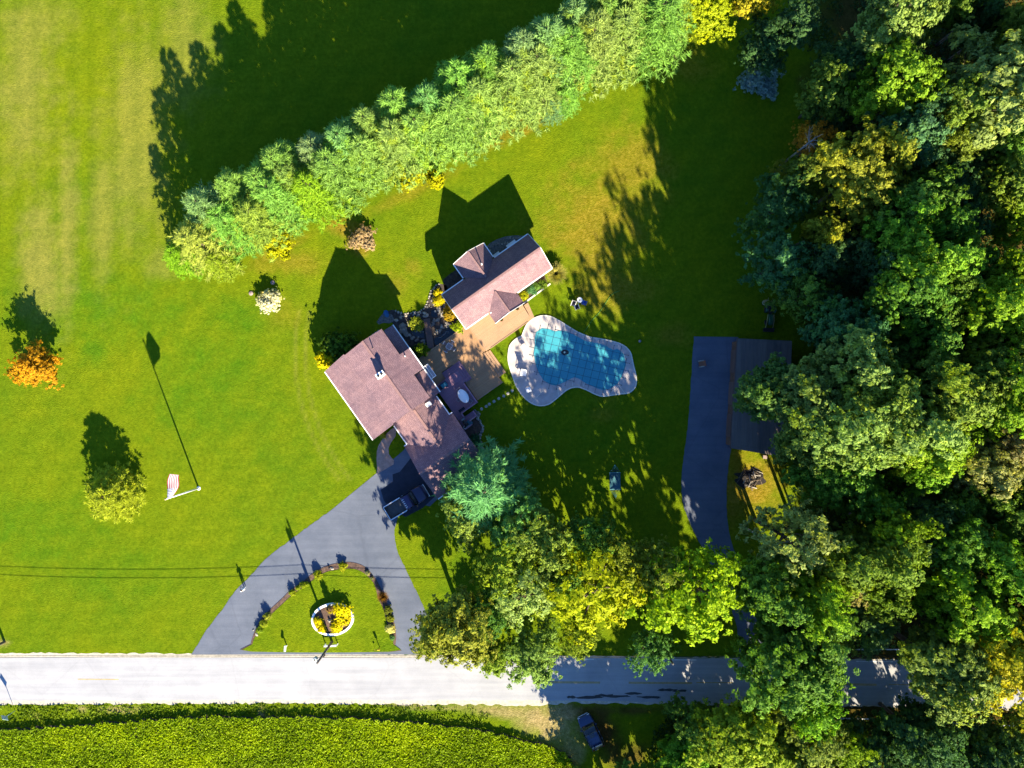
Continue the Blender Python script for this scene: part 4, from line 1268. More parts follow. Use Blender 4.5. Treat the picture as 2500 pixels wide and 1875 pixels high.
# ---- the wood on the right: (photo x, y, radius px, height m, colour, label)
WOOD = [
 (1940, 60, 66, 9, C_DARK, 'dark shaded tree at the top between yellow trees and wood'),
 (1872, 105, 58, 8, C_DARK, 'low dark tree beside the bluish bush near the top'),
 (2185, 50, 84, 16, C_PALE, 'pale olive tree at the top of the wood above the lime maple'),
 (2178, 215, 92, 15, (.100, .185, .008), 'lime green maple with large bright leaf clumps in the upper wood'),
 (2015, 228, 60, 11, C_OLIVE, 'olive tree left of the lime green maple'),
 (2045, 165, 56, 9, C_DARK, 'dark teal tree above the olive tree in the upper wood'),
 (1962, 425, 48, 10, C_OLIVE, 'small olive tree below the orange tree in the wood'),
 (2092, 440, 102, 14, C_GOLD, 'broad golden yellow tree in the middle of the upper wood'),
 (2142, 385, 60, 14, C_GOLD, 'golden tree leaning on the broad golden one'),
 (2218, 330, 82, 14, C_TEAL, 'blue green tree below the lime green maple'),
 (2045, 285, 54, 8, C_DARK, 'dark low tree between lime maple and orange tree'),
 (2420, 225, 125, 17, C_PALE, 'very large pale olive tree at the upper right edge'),
 (2332, 270, 66, 15, C_OLIVE, 'olive tree left of the very large pale one'),
 (2482, 85, 62, 15, C_OLIVE, 'olive tree at the top right edge'),
 (2338, 350, 52, 12, C_OLIVE, 'narrow olive tree above the dark gap on the upper right'),
 (2308, 380, 66, 9, C_DARK, 'dark blue green tree right of the blue green one'),
 (2226, 500, 84, 15, C_MID, 'green tree right of the broad golden tree'),
 (2182, 556, 76, 15, C_BRIGHT, 'bright green tree below the golden tree'),
 (2280, 562, 62, 13, C_MID, 'mid green tree at the centre right of the wood'),
 (1898, 505, 82, 10, C_DARK, 'dark blue green tree at the left edge of the upper wood'),
 (1997, 571, 42, 11, C_GOLD, 'small golden topped tree on the left of the wood'),
 (2340, 455, 76, 9, C_DARK, 'dark low tree in the right hand gap of the wood'),
 (2322, 548, 70, 9, C_DARK, 'dark tree below the right hand gap of the wood'),
 (2462, 360, 68, 13, C_MID, 'green tree under the very large pale tree'),
 (2440, 455, 76, 12, C_OLIVE, 'olive brown tree at the right edge, upper half'),
 (2482, 545, 62, 11, C_LIME, 'yellow green tree by the sunny clearing at right'),
 (2315, 12, 58, 14, C_OLIVE, 'olive tree at the top edge right of the pale tree'),
 (2390, 28, 60, 12, C_DARK, 'dark tree at the top edge near the right corner'),
 (2390, 92, 56, 9, C_DARK, 'dark low tree below the top edge near the right corner'),
 (1905, 645, 82, 11, C_TEAL, 'dark teal tree above the green tractor'),
 (1955, 722, 66, 11, C_MID, 'green tree right of the tractor'),
 (2008, 635, 66, 10, C_DARK, 'dark tree between tractor and inner wood'),
 (2118, 664, 66, 11, C_DARK, 'dark teal tree in the middle of the wood'),
 (2226, 652, 86, 16, C_BRIGHT, 'bright green tree in the middle right of the wood'),
 (2190, 738, 86, 16, C_MID, 'broad green tree below the dark teal middle tree'),
 (2282, 720, 76, 15, C_MID, 'green tree left of the yellow green pair at right'),
 (2388, 765, 94, 16, C_LIME, 'large yellow green tree at the right, middle height'),
 (2462, 708, 84, 15, C_LIME, 'yellow green tree at the right edge above the middle'),
 (2482, 805, 70, 15, (.12, .18, .01), 'lime tree at the right edge, middle height'),
 (2046, 804, 86, 13, C_TEAL, 'blue green tree right of the shed roof'),
 (2246, 818, 86, 14, C_MID, 'green tree in the centre of the right hand wood'),
 (2064, 890, 92, 17, C_PALE, 'cream tipped oak right of the shed'),
 (1972, 962, 82, 15, (.085, .13, .035), 'grey green oak reaching over the shed roof'),
 (1872, 955, 74, 11, (.055, .105, .03), 'leafy bough tree hanging over the middle of the shed roof'),
 (2100, 965, 86, 17, C_OLIVE, 'olive oak inside the wood beside the shed'),
 (2028, 1048, 96, 18, C_PALE, 'large cream green oak below right of the shed'),
 (2172, 1036, 96, 18, C_PALE, 'large pale oak in the lower middle of the wood'),
 (2300, 962, 106, 17, C_OLIVE, 'very broad olive tree in the right hand wood'),
 (2246, 1072, 86, 17, C_LIME, 'lime olive tree below the very broad olive one'),
 (1952, 1082, 60, 13, (.095, .14, .03), 'grey green tree at the lower right corner of the shed'),
 (2406, 890, 86, 16, C_OLIVE, 'olive tree right of the very broad one'),
 (2426, 982, 96, 17, C_LIME, 'broad lime tree at the right edge, below the middle'),
 (2462, 1075, 78, 15, (.17, .15, .07), 'pale brownish tree at the right edge'),
 (2390, 1128, 78, 15, (.145, .15, .055), 'pale grey green tree near the right edge, lower half'),
 (2028, 1162, 86, 13, C_MID, 'deep green tree right of the dry grass patch'),
 (2246, 1146, 66, 13, C_BRIGHT, 'bright green tree under the lime olive one'),
 (2046, 1368, 82, 16, C_OLIVE, 'olive tree in the lower wood beside the bare one'),
 (2155, 1350, 82, 16, C_OLIVE, 'olive tree in the middle of the lower wood'),
 (2172, 1292, 66, 15, C_LIME, 'yellow green tree in the lower wood'),
 (1866, 1432, 80, 17, C_MID, 'dark green tree beside the end of the side driveway'),
 (1972, 1450, 62, 18, C_LIME, 'yellow tipped tree in the lower wood left of the dark gap'),
 (2148, 1448, 52, 12, C_OLIVE, 'olive tree at the dark gap of the lower wood'),
 (2318, 1330, 86, 14, C_MID, 'green tree on the right of the lower wood'),
 (2408, 1375, 78, 15, C_BRIGHT, 'bright green tree right of the lower wood'),
 (2318, 1470, 86, 14, C_LIME, 'lime tree above the road at right'),
 (2484, 1385, 66, 14, C_MID, 'green tree at the right edge, lower half'),
 (2136, 1536, 58, 7, (.10, .17, .06), 'light green small tree by the white rail above the road'),
 (2064, 1554, 40, 6, C_OLIVE, 'small olive tree left of the light green one by the rail'),
 (2300, 1620, 106, 14, (.105, .135, .035), 'broad grey olive tree hanging over the road at right'),
 (2464, 1602, 124, 15, (.20, .185, .006), 'very large yellow tree at the lower right edge'),
 (2428, 1520, 76, 14, C_GOLD, 'golden tree above the very large yellow one'),
 (1926, 1622, 116, 16, (.062, .130, .018), 'big green tree spreading right across the road'),
 (1955, 1545, 86, 15, (.055, .115, .02), 'green tree just above the one across the road'),
 (1978, 1712, 66, 13, C_BRIGHT, 'bright green tree below the one across the road'),
 (1802, 1802, 98, 12, C_LIME, 'lime tree at the bottom right of the parked car'),
 (1955, 1820, 96, 11, C_OLIVE, 'olive tree at the bottom edge, lower right'),
 (2066, 1822, 54, 9, C_LIME, 'small lime tree at the bottom edge'),
 (2226, 1785, 76, 10.5, C_DARK, 'dark tree below the road at lower right'),
 (2300, 1840, 76, 10.5, C_DARK, 'dark tree at the bottom edge near the corner'),
 (2420, 1842, 84, 10.5, C_DARK, 'dark tree in the bottom right corner'),
 (2130, 1835, 66, 9.5, C_DARK, 'dark teal tree at the bottom edge'),
 (1700, 1780, 62, 8.4, C_MID, 'low green tree right of the parked car'),
 (1690, 1860, 74, 8.4, C_BRIGHT, 'green tree at the bottom edge near the parked car'),
 (2245, 1262, 70, 12, C_DARK, 'dark tree in the gap of the lower right wood'),
 (2470, 1250, 80, 13, C_MID, 'mid green tree at the right edge between pale and green ones'),
 (2330, 1235, 70, 11, C_MID, 'green tree under the pale grey green one'),
 (2110, 1215, 66, 11, C_MID, 'shaded green tree between pale oaks and lower wood'),
 (2140, 900, 80, 12, C_MID, 'shaded green tree inside the wood behind the cream oak'),
 (2340, 640, 70, 11, C_MID, 'shaded green tree left of the sunny clearing'),
]
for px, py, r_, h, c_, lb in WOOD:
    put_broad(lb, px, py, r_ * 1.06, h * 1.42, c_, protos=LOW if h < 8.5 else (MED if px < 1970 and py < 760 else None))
put_broad('orange tree with bare grey branches at the left of the upper wood', 1990, 345, 58, 12, (.33, .15, .012), kind='orange_tree', protos=AIRY)
put_broad('thin pale tree with bare grey twigs beside the side driveway', 1935, 1320, 104, 25, (.15, .17, .055), protos=MED)
put_broad('thin olive tree with bare grey twigs over the dark gap', 2090, 1425, 56, 14, (.17, .15, .06), protos=AIRY)
put_broad('tiny yellow tipped sapling left of the orange tree', 1903, 412, 26, 7, C_GOLD, kind='sapling', protos=AIRY)
put_shrub('bluish round bush standing alone in shade near the top', *W2(1859, 195, 1.2), 2.1, 2.3, (.13, .20, .20), kind='blue_bush', cat='bush')
# trees past the frame edges; the bottom row is unseen, added to shade the road
for k, (px, py) in enumerate(((2560, 200), (2570, 480), (2580, 760), (2570, 1000), (2570, 1250), (2560, 1460), (2590, 1650), (1900, 1970), (2080, 1970), (2250, 1970), (2420, 1970), (2560, 1850))):
    put_broad(f'{ORD[k]} tree from the top cut by the right edge' if k < 7 else ('tree cut by the lower right corner' if k == 11 else f'{ORD[k - 7]} unseen shade casting tree from the left past the bottom edge under the wood'), px, py, 95, 19 if k < 7 else 14, tr.choice((C_MID, C_OLIVE, C_LIME)), 'trees beyond the picture edge', protos=None if k < 7 else LOW)
for k, (px, py, h) in enumerate(((1500, 1985, 11), (1590, 1975, 12.5), (1690, 1985, 13), (1800, 1985, 14))):  # unseen trees added below the frame to throw shade on the road
    put_broad(f'{ORD[k]} unseen shade casting tree from the left past the bottom edge under the dirt track', px, py, 95, h, C_MID, 'trees beyond the picture edge', protos=LOW)
# ---- clump of trees between garage, pool lawn and road
put_pine('big blue green pine beside the garage roof', 1184, 1188, 140, 13, (.068, .178, .062), lean=.5, proto=PINE[0])
CL = [
 (1142, 1258, 66, 9.6, (.13, .175, .03), 'pale lime tree at the lower left of the blue green pine'),
 (1258, 1276, 82, 11.5, (.085, .180, .045), 'green tree right of the blue green pine'),
 (1318, 1318, 84, 14, (.100, .165, .02), 'green tree with yellow tips in the middle of the clump'),
 (1246, 1372, 84, 12, (.125, .185, .01), 'bright lime tree in the clump above the roadside'),
 (1290, 1450, 86, 13, (.160, .215, .060), 'pale mint tree in the clump left of the big yellow tree'),
 (1450, 1312, 56, 13, C_MID, 'dark green tree above the big yellow tree'),
 (1462, 1440, 130, 14.5, (.205, .235, .000), 'big yellow green tree between pool lawn and road'),
 (1525, 1360, 66, 15, (.10, .13, .01), 'olive tree at the top right of the big yellow green tree'),
 (1700, 1442, 126, 21.5, (.145, .220, .002), 'big lime tree left of the side driveway'),
 (1610, 1400, 66, 18, (.10, .125, .015), 'thin olive tree between the two big yellowish trees'),
 (1105, 1545, 94, 19.5, (.150, .172, .020), 'olive brown tree at the driveway mouth by the road'),
 (1196, 1500, 56, 11, (.035, .09, .015), 'shaded green tree in the clump near the driveway'),
 (1300, 1600, 72, 9, (.11, .185, .035), 'pale green low tree on the road edge'),
 (1210, 1610, 46, 8, (.12, .18, .015), 'small lime tree on the road edge by the olive brown one'),
 (1592, 1578, 60, 11, (.035, .115, .025), 'dark green small tree on the road edge below the lime tree'),
 (1420, 1560, 50, 12, (.10, .14, .01), 'small yellow green tree between big yellow tree and road'),
 (1380, 1405, 50, 11, C_MID, 'green tree hidden between pale mint and yellow trees'),
]
for px, py, r_, h, c_, lb in CL:
    put_broad(lb, px, py, r_ * 1.06, h, c_, protos=LOW if h < 10 or px == 1105 else MED)

# ------------------------------------------------------------------ field crop, verge, undergrowth (nobody could count these)
def inside(px, py, poly):
    r_ = np.zeros(len(px), bool)
    n = len(poly)
    for i in range(n):
        x0, y0 = poly[i - 1]; x1, y1 = poly[i]
        c = ((y0 > py) != (y1 > py)) & (px < (x1 - x0) * (py - y0) / (y1 - y0 + 1e-12) + x0)
        r_ ^= c
    return r_

def scatter_stuff(name, label, cat, poly_px, dens, hfun, size, col, seed, material, up=.7, elong=1.2, group=None, hyel=.25):
    rs = np.random.RandomState(seed)
    pl = P(poly_px)
    xs = [p[0] for p in pl]; ys = [p[1] for p in pl]
    n = int((max(xs) - min(xs)) * (max(ys) - min(ys)) * dens)
    x = rs.uniform(min(xs), max(xs), n); y = rs.uniform(min(ys), max(ys), n)
    k = inside(x, y, pl)
    x, y = x[k], y[k]
    hh = hfun(x, y, rs)
    k = hh > 0
    x, y, hh = x[k], y[k], hh[k]
    m = len(x)
    pos = np.stack([x, y, hh], 1)
    nrm = unit(rs, m) + np.array([0, 0, up])
    nz = fbm(x * .22, y * .35, seed)
    v = np.clip(.5 + (nz - .5) * .9 + (fbm(x * .9, y * .9, seed + 3) - .5) * .6 + rs.normal(size=m) * .2, 0, 1)
    h = np.clip((nz - .45) * 3, 0, 1) * hyel + (rs.uniform(size=m) < .06) * .5
    me = leaf_mesh(name, pos, nrm, size * rs.uniform(.7, 1.3, m), v, h, material, elong)
    o = link(name, me)
    o.color = (*col, 1)
    return tag(o, label, cat, kind='stuff')

field_edge = [(-120, 1790), (0, 1780), (180, 1768), (340, 1757), (500, 1749), (633, 1747), (648, 1752), (665, 1747), (904, 1752), (1130, 1774), (1220, 1790), (1300, 1808), (1350, 1822), (1379, 1836), (1400, 1856), (1413, 1885), (1420, 2010), (-120, 2010)]
fe = []
for i in range(15):
    a, b_ = field_edge[i], field_edge[i + 1]
    n = max(1, int(math.hypot(b_[0] - a[0], b_[1] - a[1]) / 9))
    fe += [(a[0] + (b_[0] - a[0]) * k / n + rnd.gauss(0, 2), a[1] + (b_[1] - a[1]) * k / n + rnd.gauss(0, 3.2)) for k in range(n)]
field_edge = fe + field_edge[15:]
MB().sheet(P(field_edge), 0.004).struct('field_soil', M['bedsoil'])
def crop_h(x, y, rs):
    base = .62 + .35 * (fbm(x * .8, y * .8, 4) - .5)
    return base * rs.uniform(.35, 1.0, len(x)) ** .45
scatter_stuff('bean_field', 'yellow green bean crop filling the field along the bottom edge', 'crop', field_edge, 150, crop_h, .125, (.28, .42, .003), 21, M['crop'], .9, hyel=.8)
verge = [(-120, 1724), (0, 1722), (640, 1719), (1150, 1726), (1200, 1745), (1180, 1770), (1110, 1764), (904, 1747), (633, 1742), (340, 1752), (0, 1775), (-120, 1784)]
def verge_h(x, y, rs):
    k = fbm(x * .9, y * .9, 6)
    return np.where(k > .46 + rs.uniform(-.14, .14, len(x)), rs.uniform(.02, .17, len(x)), -1)
scatter_stuff('verge_weeds', 'green roadside weeds between road and bean field', 'weeds', verge, 60, verge_h, .10, (.17, .27, .012), 22, M['crop'], .3, 1.7)
under = [(1950, -80), (2600, -80), (2600, 1595), (2060, 1590), (1960, 1500), (1930, 1300), (2000, 1200), (1960, 1000), (1990, 760), (2010, 500)]
def under_h(x, y, rs):
    k = fbm(x * .35, y * .35, 8)
    return np.where(k > .42, rs.uniform(.1, 1.1, len(x)), -1)
scatter_stuff('wood_undergrowth', 'dark low undergrowth on the floor of the wood', 'undergrowth', under, 26, under_h, .16, (.035, .075, .02), 23, M['crop'], .5)
under2 = [(1600, 1735), (2600, 1745), (2600, 1990), (1560, 1990)]
scatter_stuff('lower_undergrowth', 'dark green undergrowth below the road at lower right', 'undergrowth', under2, 34, under_h, .15, (.035, .08, .015), 24, M['crop'], .5)

# ------------------------------------------------------------------ pool
Z6 = (1200, 740); K6 = 400 / 2212
deck_o = [(225, 700), (232, 640), (250, 570), (300, 510), (360, 465), (410, 440), (430, 390), (470, 300), (510, 255), (570, 210), (640, 180), (720, 170), (790, 180), (860, 210), (950, 260), (1050, 325), (1150, 385), (1250, 430), (1330, 460), (1450, 480), (1560, 500), (1680, 530), (1760, 560), (1830, 610), (1880, 680), (1900, 770), (1920, 860), (1945, 960), (1955, 1060), (1940, 1130), (1900, 1180), (1840, 1215), (1750, 1225), (1640, 1240), (1500, 1258), (1400, 1230), (1300, 1180), (1200, 1140), (1130, 1135), (1060, 1150), (990, 1190), (920, 1250), (850, 1310), (780, 1360), (700, 1383), (620, 1380), (540, 1350), (460, 1290), (390, 1210), (330, 1110), (290, 1000), (250, 880), (226, 780)]
cover_o = [(580, 490), (600, 395), (680, 340), (770, 350), (860, 383), (950, 370), (1040, 390), (1120, 430), (1200, 475), (1280, 515), (1370, 530), (1460, 548), (1550, 580), (1640, 632), (1695, 617), (1745, 650), (1790, 690), (1800, 760), (1812, 840), (1785, 920), (1745, 1010), (1700, 1090), (1610, 1150), (1510, 1178), (1420, 1150), (1330, 1110), (1250, 1070), (1180, 1020), (1120, 1003), (1080, 1015), (1000, 1060), (930, 1090), (860, 1115), (780, 1095), (700, 1040), (650, 970), (615, 890), (590, 800), (575, 720), (570, 640), (585, 560)]
dk_poly = curve(deck_o, Z6, K6, 3)
pd = thing('pool_deck', 'pale concrete surround curving round the covered swimming pool', 'pool deck', W(1420, 860))
MB().prism(dk_poly, -.05, .10).build('slab', M['concrete'], pd)
rim = MB()
area_sign = 1 if area2(dk_poly) > 0 else -1
for i in range(len(dk_poly)):
    p, q = Vector(dk_poly[i - 1]), Vector(dk_poly[i])
    rim.bar((p.x, p.y, .075), (q.x, q.y, .075), .13, .09)
rim.build('rim', M['coping'], pd)
j_lines = [((225, 690), (410, 692)), ((300, 1030), (420, 1000)), ((545, 1350), (700, 1170)), ((905, 1250), (890, 1120)), ((1095, 1120), (1082, 1010)), ((580, 215), (650, 350)), ((850, 225), (785, 345)), ((405, 460), (585, 470)), ((1255, 1065), (1235, 1130)), ((1585, 1240), (1580, 1165)), ((1800, 1220), (1700, 1090)), ((1935, 990), (1780, 955)), ((1900, 805), (1815, 830)), ((1560, 520), (1550, 580)), ((1000, 300), (990, 385)), ((1420, 480), (1420, 540))]
for p, q in j_lines:
    a = W2(Z6[0] + p[0] * K6, Z6[1] + p[1] * K6); b_ = W2(Z6[0] + q[0] * K6, Z6[1] + q[1] * K6)
    MB().bar((*a, .1035), (*b_, .1035), .05, .006).build('expansion_joint', M['coping'], pd)

pc = thing('pool_cover', 'blue pool safety cover with a grid of dark straps', 'pool cover', W(1415, 875))
cv = P(cover_o, Z6, K6)
# cover as a sagging sheet: rings shrinking to the middle
cx_ = sum(p[0] for p in cv) / len(cv); cy_ = sum(p[1] for p in cv) / len(cv)
sheet = MB().sheet(cv, .125)
sheet.build('fabric', M['cover'], pc)
def clip_line(poly, o, d):
    ts = []
    for i in range(len(poly)):
        a = Vector(poly[i - 1]); e = Vector(poly[i]) - a
        den = d.x * e.y - d.y * e.x
        if abs(den) < 1e-9: continue
        w_ = a - o
        t = (w_.x * e.y - w_.y * e.x) / den
        s_ = (w_.x * d.y - w_.y * d.x) / den
        if 0 <= s_ < 1: ts.append(t)
    return sorted(ts)
ang = -math.atan(.245)
d1 = Vector((math.cos(ang), math.sin(ang))); d2 = Vector((-d1.y, d1.x))
c0 = Vector((cx_, cy_))
sp = .93
for fam, (dd, nn, rng_) in enumerate(((d1, d2, range(-4, 5)), (d2, d1, range(-8, 9)))):
    for k in rng_:
        o_ = c0 + nn * (k * sp + .2)
        ts = clip_line(cv, o_, dd)
        for i in range(0, len(ts) - 1, 2):
            if ts[i + 1] - ts[i] < .35: continue
            a = o_ + dd * (ts[i] - .55); b_ = o_ + dd * (ts[i + 1] + .55)
            z_ = .134 + .006 * fam
            st = MB().bar((a.x, a.y, z_), (b_.x, b_.y, z_), .04, .006).build('strap', M['strap'], pc)
            for e in (a, b_):
                MB().tube((e.x, e.y, .1), (e.x, e.y, .15), .05, n=8).build('anchor', M['steel'], st)
px_, py_ = W2(Z6[0] + 985 * K6, Z6[1] + 665 * K6)
MB().lathe([(0, 0), (.34, 0), (.30, .004), (0, .006)], (px_ + .05, py_, .142), 18, 1.4, 1.0).build('wet_patch', M['water'], pc)
pp = thing('cover_pump', 'small white drain pump sitting in the wet middle of the pool cover', 'pump', (px_, py_, .15))
MB().lathe([(0, 0), (.14, 0), (.14, .1), (.09, .16), (0, .17)], n=12).build('body', M['teal_pale'], pp, local=True)
MB().lathe([(0, .17), (.06, .17), (.05, .24), (0, .25)], n=10).build('cap', M['white'], pp, local=True)

# ------------------------------------------------------------------ small furniture
def chair_parts(e, frame, seat, s=1.0, arms=True):
    m = MB()
    for x in (-.22, .22):
        m.bar((x * s, -.22 * s, 0), (x * s, -.22 * s, .44 * s), .035, .035)
        m.bar((x * s, .22 * s, 0), (x * s, .27 * s, .9 * s), .035, .035)
    for x in (-.22, .22):
        MBx = MB().bar((x * s, -.22 * s, 0), (x * s, -.22 * s, .62 * s if arms else .42 * s), .035, .035); MBx.build('leg', frame, e, local=True)
        MB().bar((x * s, .22 * s, 0), (x * s, .29 * s, .92 * s), .035, .035).build('leg', frame, e, local=True)
        if arms: MB().bar((x * s, -.25 * s, .63 * s), (x * s, .25 * s, .63 * s), .05, .03).build('arm', frame, e, local=True)
    MB().box((0, 0, .43 * s), (.42 * s, .44 * s, .04)).build('seat', seat, e, local=True)
    MB().bar((0, .245 * s, .46 * s), (0, .305 * s, .94 * s), .42 * s, .03).build('backrest', seat, e, local=True)
    MB().bar((-.24 * s, .3 * s, .92 * s), (.24 * s, .3 * s, .92 * s), .04, .04).build('top_rail', frame, e, local=True)

def lb_rot(a_deg=0): return BROT + R(a_deg)

# small square patio table with four chairs on the tan deck
x, y = W2(1097, 846, .9)
t = thing('patio_table', 'small square grey patio table on the tan deck between the houses', 'table', (x, y, .5), lb_rot(20))
MB().box((0, 0, .7), (.62, .62, .03)).build('table_top', M['disc'], t, local=True)
for sx in (-1, 1):
    for sy in (-1, 1):
        MB().bar((.27 * sx, .27 * sy, 0), (.27 * sx, .27 * sy, .69), .035, .035).build('leg', M['white'], t, local=True)
fr = MB()
for s_ in (-1, 1):
    fr.box((0, .325 * s_, .7), (.68, .03, .045)); fr.box((.325 * s_, 0, .7), (.03, .62, .045))
fr.build('table_rim', M['white'], t, local=True)
for k, nm in enumerate(('upper', 'left', 'lower', 'right')):
    a = lb_rot(20) + R(90 * k)
    c = thing('patio_chair', f'{nm} one of the four pale chairs at the small square patio table', 'chair', (x - .56 * math.sin(a), y + .56 * math.cos(a), .5), a, 'chairs of the small patio table')
    chair_parts(c, M['white'], M['disc'], .82, False)

# white oval table with four mauve grey chairs on the mauve deck
x, y = W2(1131, 967, 1.85)
t = thing('oval_table', 'white oval dining table on the mauve deck', 'table', (x, y, 1.1), BROT + R(88))
MB().lathe([(0, .70), (.9, .70), (.93, .72), (.9, .745), (0, .75)], n=32, sx=.98, sy=.60).build('table_top', M['white'], t, local=True)
for sx in (-1, 1):
    for sy in (-1, 1):
        MB().bar((.55 * sx, .3 * sy, 0), (.45 * sx, .25 * sy, .71), .05, .05).build('leg', M['white'], t, local=True)
for k, (px, py, nm) in enumerate(((1122, 953, 'upper left'), (1143, 958, 'upper right'), (1121, 974, 'lower left'), (1147, 979, 'lower right'))):
    cx, cy = W2(px, py, 1.6)
    a = math.atan2(cy - y, cx - x) - PI / 2
    c = thing('deck_chair', f'{nm} grey metal chair at the white oval table', 'chair', (cx, cy, 1.1), a, 'chairs of the oval table')
    chair_parts(c, M['metal'], M['deck_mauve'], .95)

# teal cushioned chest and barbecue corner
x, y = W2(1082, 941, 1.6)
e = thing('storage_chest', 'teal topped deck chest against the house wall on the mauve deck', 'chest', (x, y, 1.1), BROT)
MB().box((0, 0, .26), (1.05, .6, .52)).build('box', M['navy'], e, local=True, bevel=.02)
MB().box((.12, -.03, .56), (.76, .52, .08)).build('lid', M['teal'], e, local=True, bevel=.02)
MB().box((.22, 0, .605), (.16, .34, .03)).build('cushion', M['teal_pale'], e, local=True, bevel=.01)
x, y = W2(1136, 1033, 1.8)
e = thing('barbecue_grill', 'black barbecue grill on the lower mauve landing', 'grill', (x, y, .95), BROT + R(90))
MB().loft([[(xx, .24 * math.cos(t_), .74 + .22 * max(0, math.sin(t_))) for t_ in np.linspace(0, PI, 8)] for xx in (-.38, .38)]).build('lid', M['steel'], e, local=True)
MB().box((0, 0, .62), (.8, .5, .24)).build('firebox', M['steel'], e, local=True, bevel=.02)
for sx in (-1, 1):
    MB().box((.5 * sx, 0, .66), (.26, .44, .03)).build('side_shelf', M['metal'], e, local=True)
    for sy in (-1, 1): MB().bar((.34 * sx, .2 * sy, 0), (.34 * sx, .2 * sy, .52), .04, .04).build('leg', M['steel'], e, local=True)
x, y = W2(1147, 1031, 1.5)
e = thing('slatted_stool', 'small blue slatted bench beside the barbecue grill', 'bench', (x, y, .95), BROT)
for k in range(4): MB().box((-.21 + .14 * k, 0, .42), (.09, .62, .03)).build('slat', M['teal'], e, local=True)
for sx in (-1, 1):
    for sy in (-1, 1): MB().bar((.2 * sx, .25 * sy, 0), (.2 * sx, .25 * sy, .405), .04, .04).build('leg', M['steel'], e, local=True)
x, y = W2(1135, 1043.5, 1.5)
e = thing('white_planter', 'small round white planter at the corner of the mauve landing', 'planter', (x, y, .95))
MB().lathe([(0, 0), (.15, 0), (.19, .3), (.15, .31), (.13, .24), (0, .24)], n=16).build('pot', M['white'], e, local=True)
MB().lathe([(0, .24), (.12, .242), (0, .25)], n=12).build('soil', M['bedsoil'], e, local=True)
x, y = W2(1127, 1000, 1.6)
e = thing('black_bench', 'black bench at the end of the mauve deck', 'bench', (x, y, 1.1), BROT)
MB().box((0, 0, .4), (.8, .3, .05)).build('seat', M['navy'], e, local=True)
MB().box((0, -.16, .66), (.8, .04, .4)).build('backrest', M['navy'], e, local=True)
for sx in (-1, 1): MB().box((.36 * sx, 0, .19), (.05, .28, .38)).build('leg', M['steel'], e, local=True)

# hanging/standing pots on the pool house deck
for (px, py, nm) in ((1224, 780, 'left'), (1263, 753, 'right')):
    x, y = W2(px, py, 1.0)
    e = thing('plant_pot', f'{nm} brown plant pot in front of the pool house gable', 'plant pot', (x, y, .72), 0, 'plant pots of the pool house')
    MB().lathe([(0, 0), (.16, 0), (.23, .36), (.19, .37), (.17, .3), (0, .3)], n=14).build('pot', M['terracotta'], e, local=True)
    c_ = link('foliage', SHRUB[1], e); c_.scale = (.2, .2, .3); c_.location = (0, 0, .28); c_.color = (.10, .085, .02, 1)

# pool side seats
def white_seat(px, py, rot, label, s=1.0):
    x, y = W2(px, py, .4)
    e = thing('pool_chair', label, 'chair', (x, y, .10), rot)
    chair_parts(e, M['white'], M['white'], s)
    return e
white_seat(1279.6, 850, R(35), 'white chair on the upper left of the pool deck', 1.15)
white_seat(1278, 911, R(-8), 'large white lounge chair on the left of the pool deck', 1.45)
x, y = W2(1290, 951.5, .5)
e = thing('side_table', 'white square side table with blue pattern at the lower left of the pool deck', 'side table', (x, y, .1), R(18))
MB().box((0, 0, .42), (.62, .58, .04)).build('table_top', M['white'], e, local=True, bevel=.01)
for k in range(9):
    a, b_ = divmod(k, 3)
    if k in (4,): continue
    MB().box((-.16 + .16 * a, -.16 + .16 * b_, .442), (.07, .07, .006), R(45)).build('blue_tile', M['blue'], e, local=True)
for sx in (-1, 1):
    for sy in (-1, 1): MB().bar((.25 * sx, .23 * sy, 0), (.25 * sx, .23 * sy, .4), .04, .04).build('leg', M['white'], e, local=True)
x, y = W2(1268, 906, .5)
e = thing('ring_stool', 'round white stool with open ring top on the pool deck', 'stool', (x, y, .1))
MB().ring((0, 0), .26, .26, .07, .38, .42, 24).build('ring', M['white'], e, local=True)
MB().ring((0, 0), .12, .12, .05, .385, .415, 16).build('inner_ring', M['white'], e, local=True)
for k in range(4):
    a = R(45 + 90 * k)
    MB().bar((.22 * math.cos(a), .22 * math.sin(a), 0), (.09 * math.cos(a), .09 * math.sin(a), .39), .03, .03).build('leg', M['white'], e, local=True)

# white framed navy chairs, round table and blue chair on the lawn above the pool
for (px, py, rot, lb) in ((1400, 742, R(-20), 'left white framed navy chair on the lawn above the pool'), (1408, 749, R(-160), 'lower white framed navy chair on the lawn above the pool')):
    x, y = W2(px, py, .5)
    e = thing('lawn_chair', lb, 'chair', (x, y, 0), rot, 'chairs on the lawn above the pool')
    chair_parts(e, M['white'], M['navy'], 1.15)
x, y = W2(1415.5, 732.5, .6)
e = thing('round_table', 'round white table with parasol hole on the lawn above the pool', 'table', (x, y, 0))
MB().ring((0, 0), .33, .33, .24, .62, .66, 28).build('table_top', M['white'], e, local=True)
for k in range(4):
    a = R(90 * k + 20)
    MB().bar((.3 * math.cos(a), .3 * math.sin(a), 0), (.14 * math.cos(a), .14 * math.sin(a), .63), .04, .04).build('leg', M['white'], e, local=True)
x, y = W2(1425.5, 739, .5)
e = thing('lawn_chair', 'bright blue chair beside the round white table', 'chair', (x, y, 0), R(-110), 'chairs on the lawn above the pool')
chair_parts(e, M['blue'], M['blue'], 1.05)

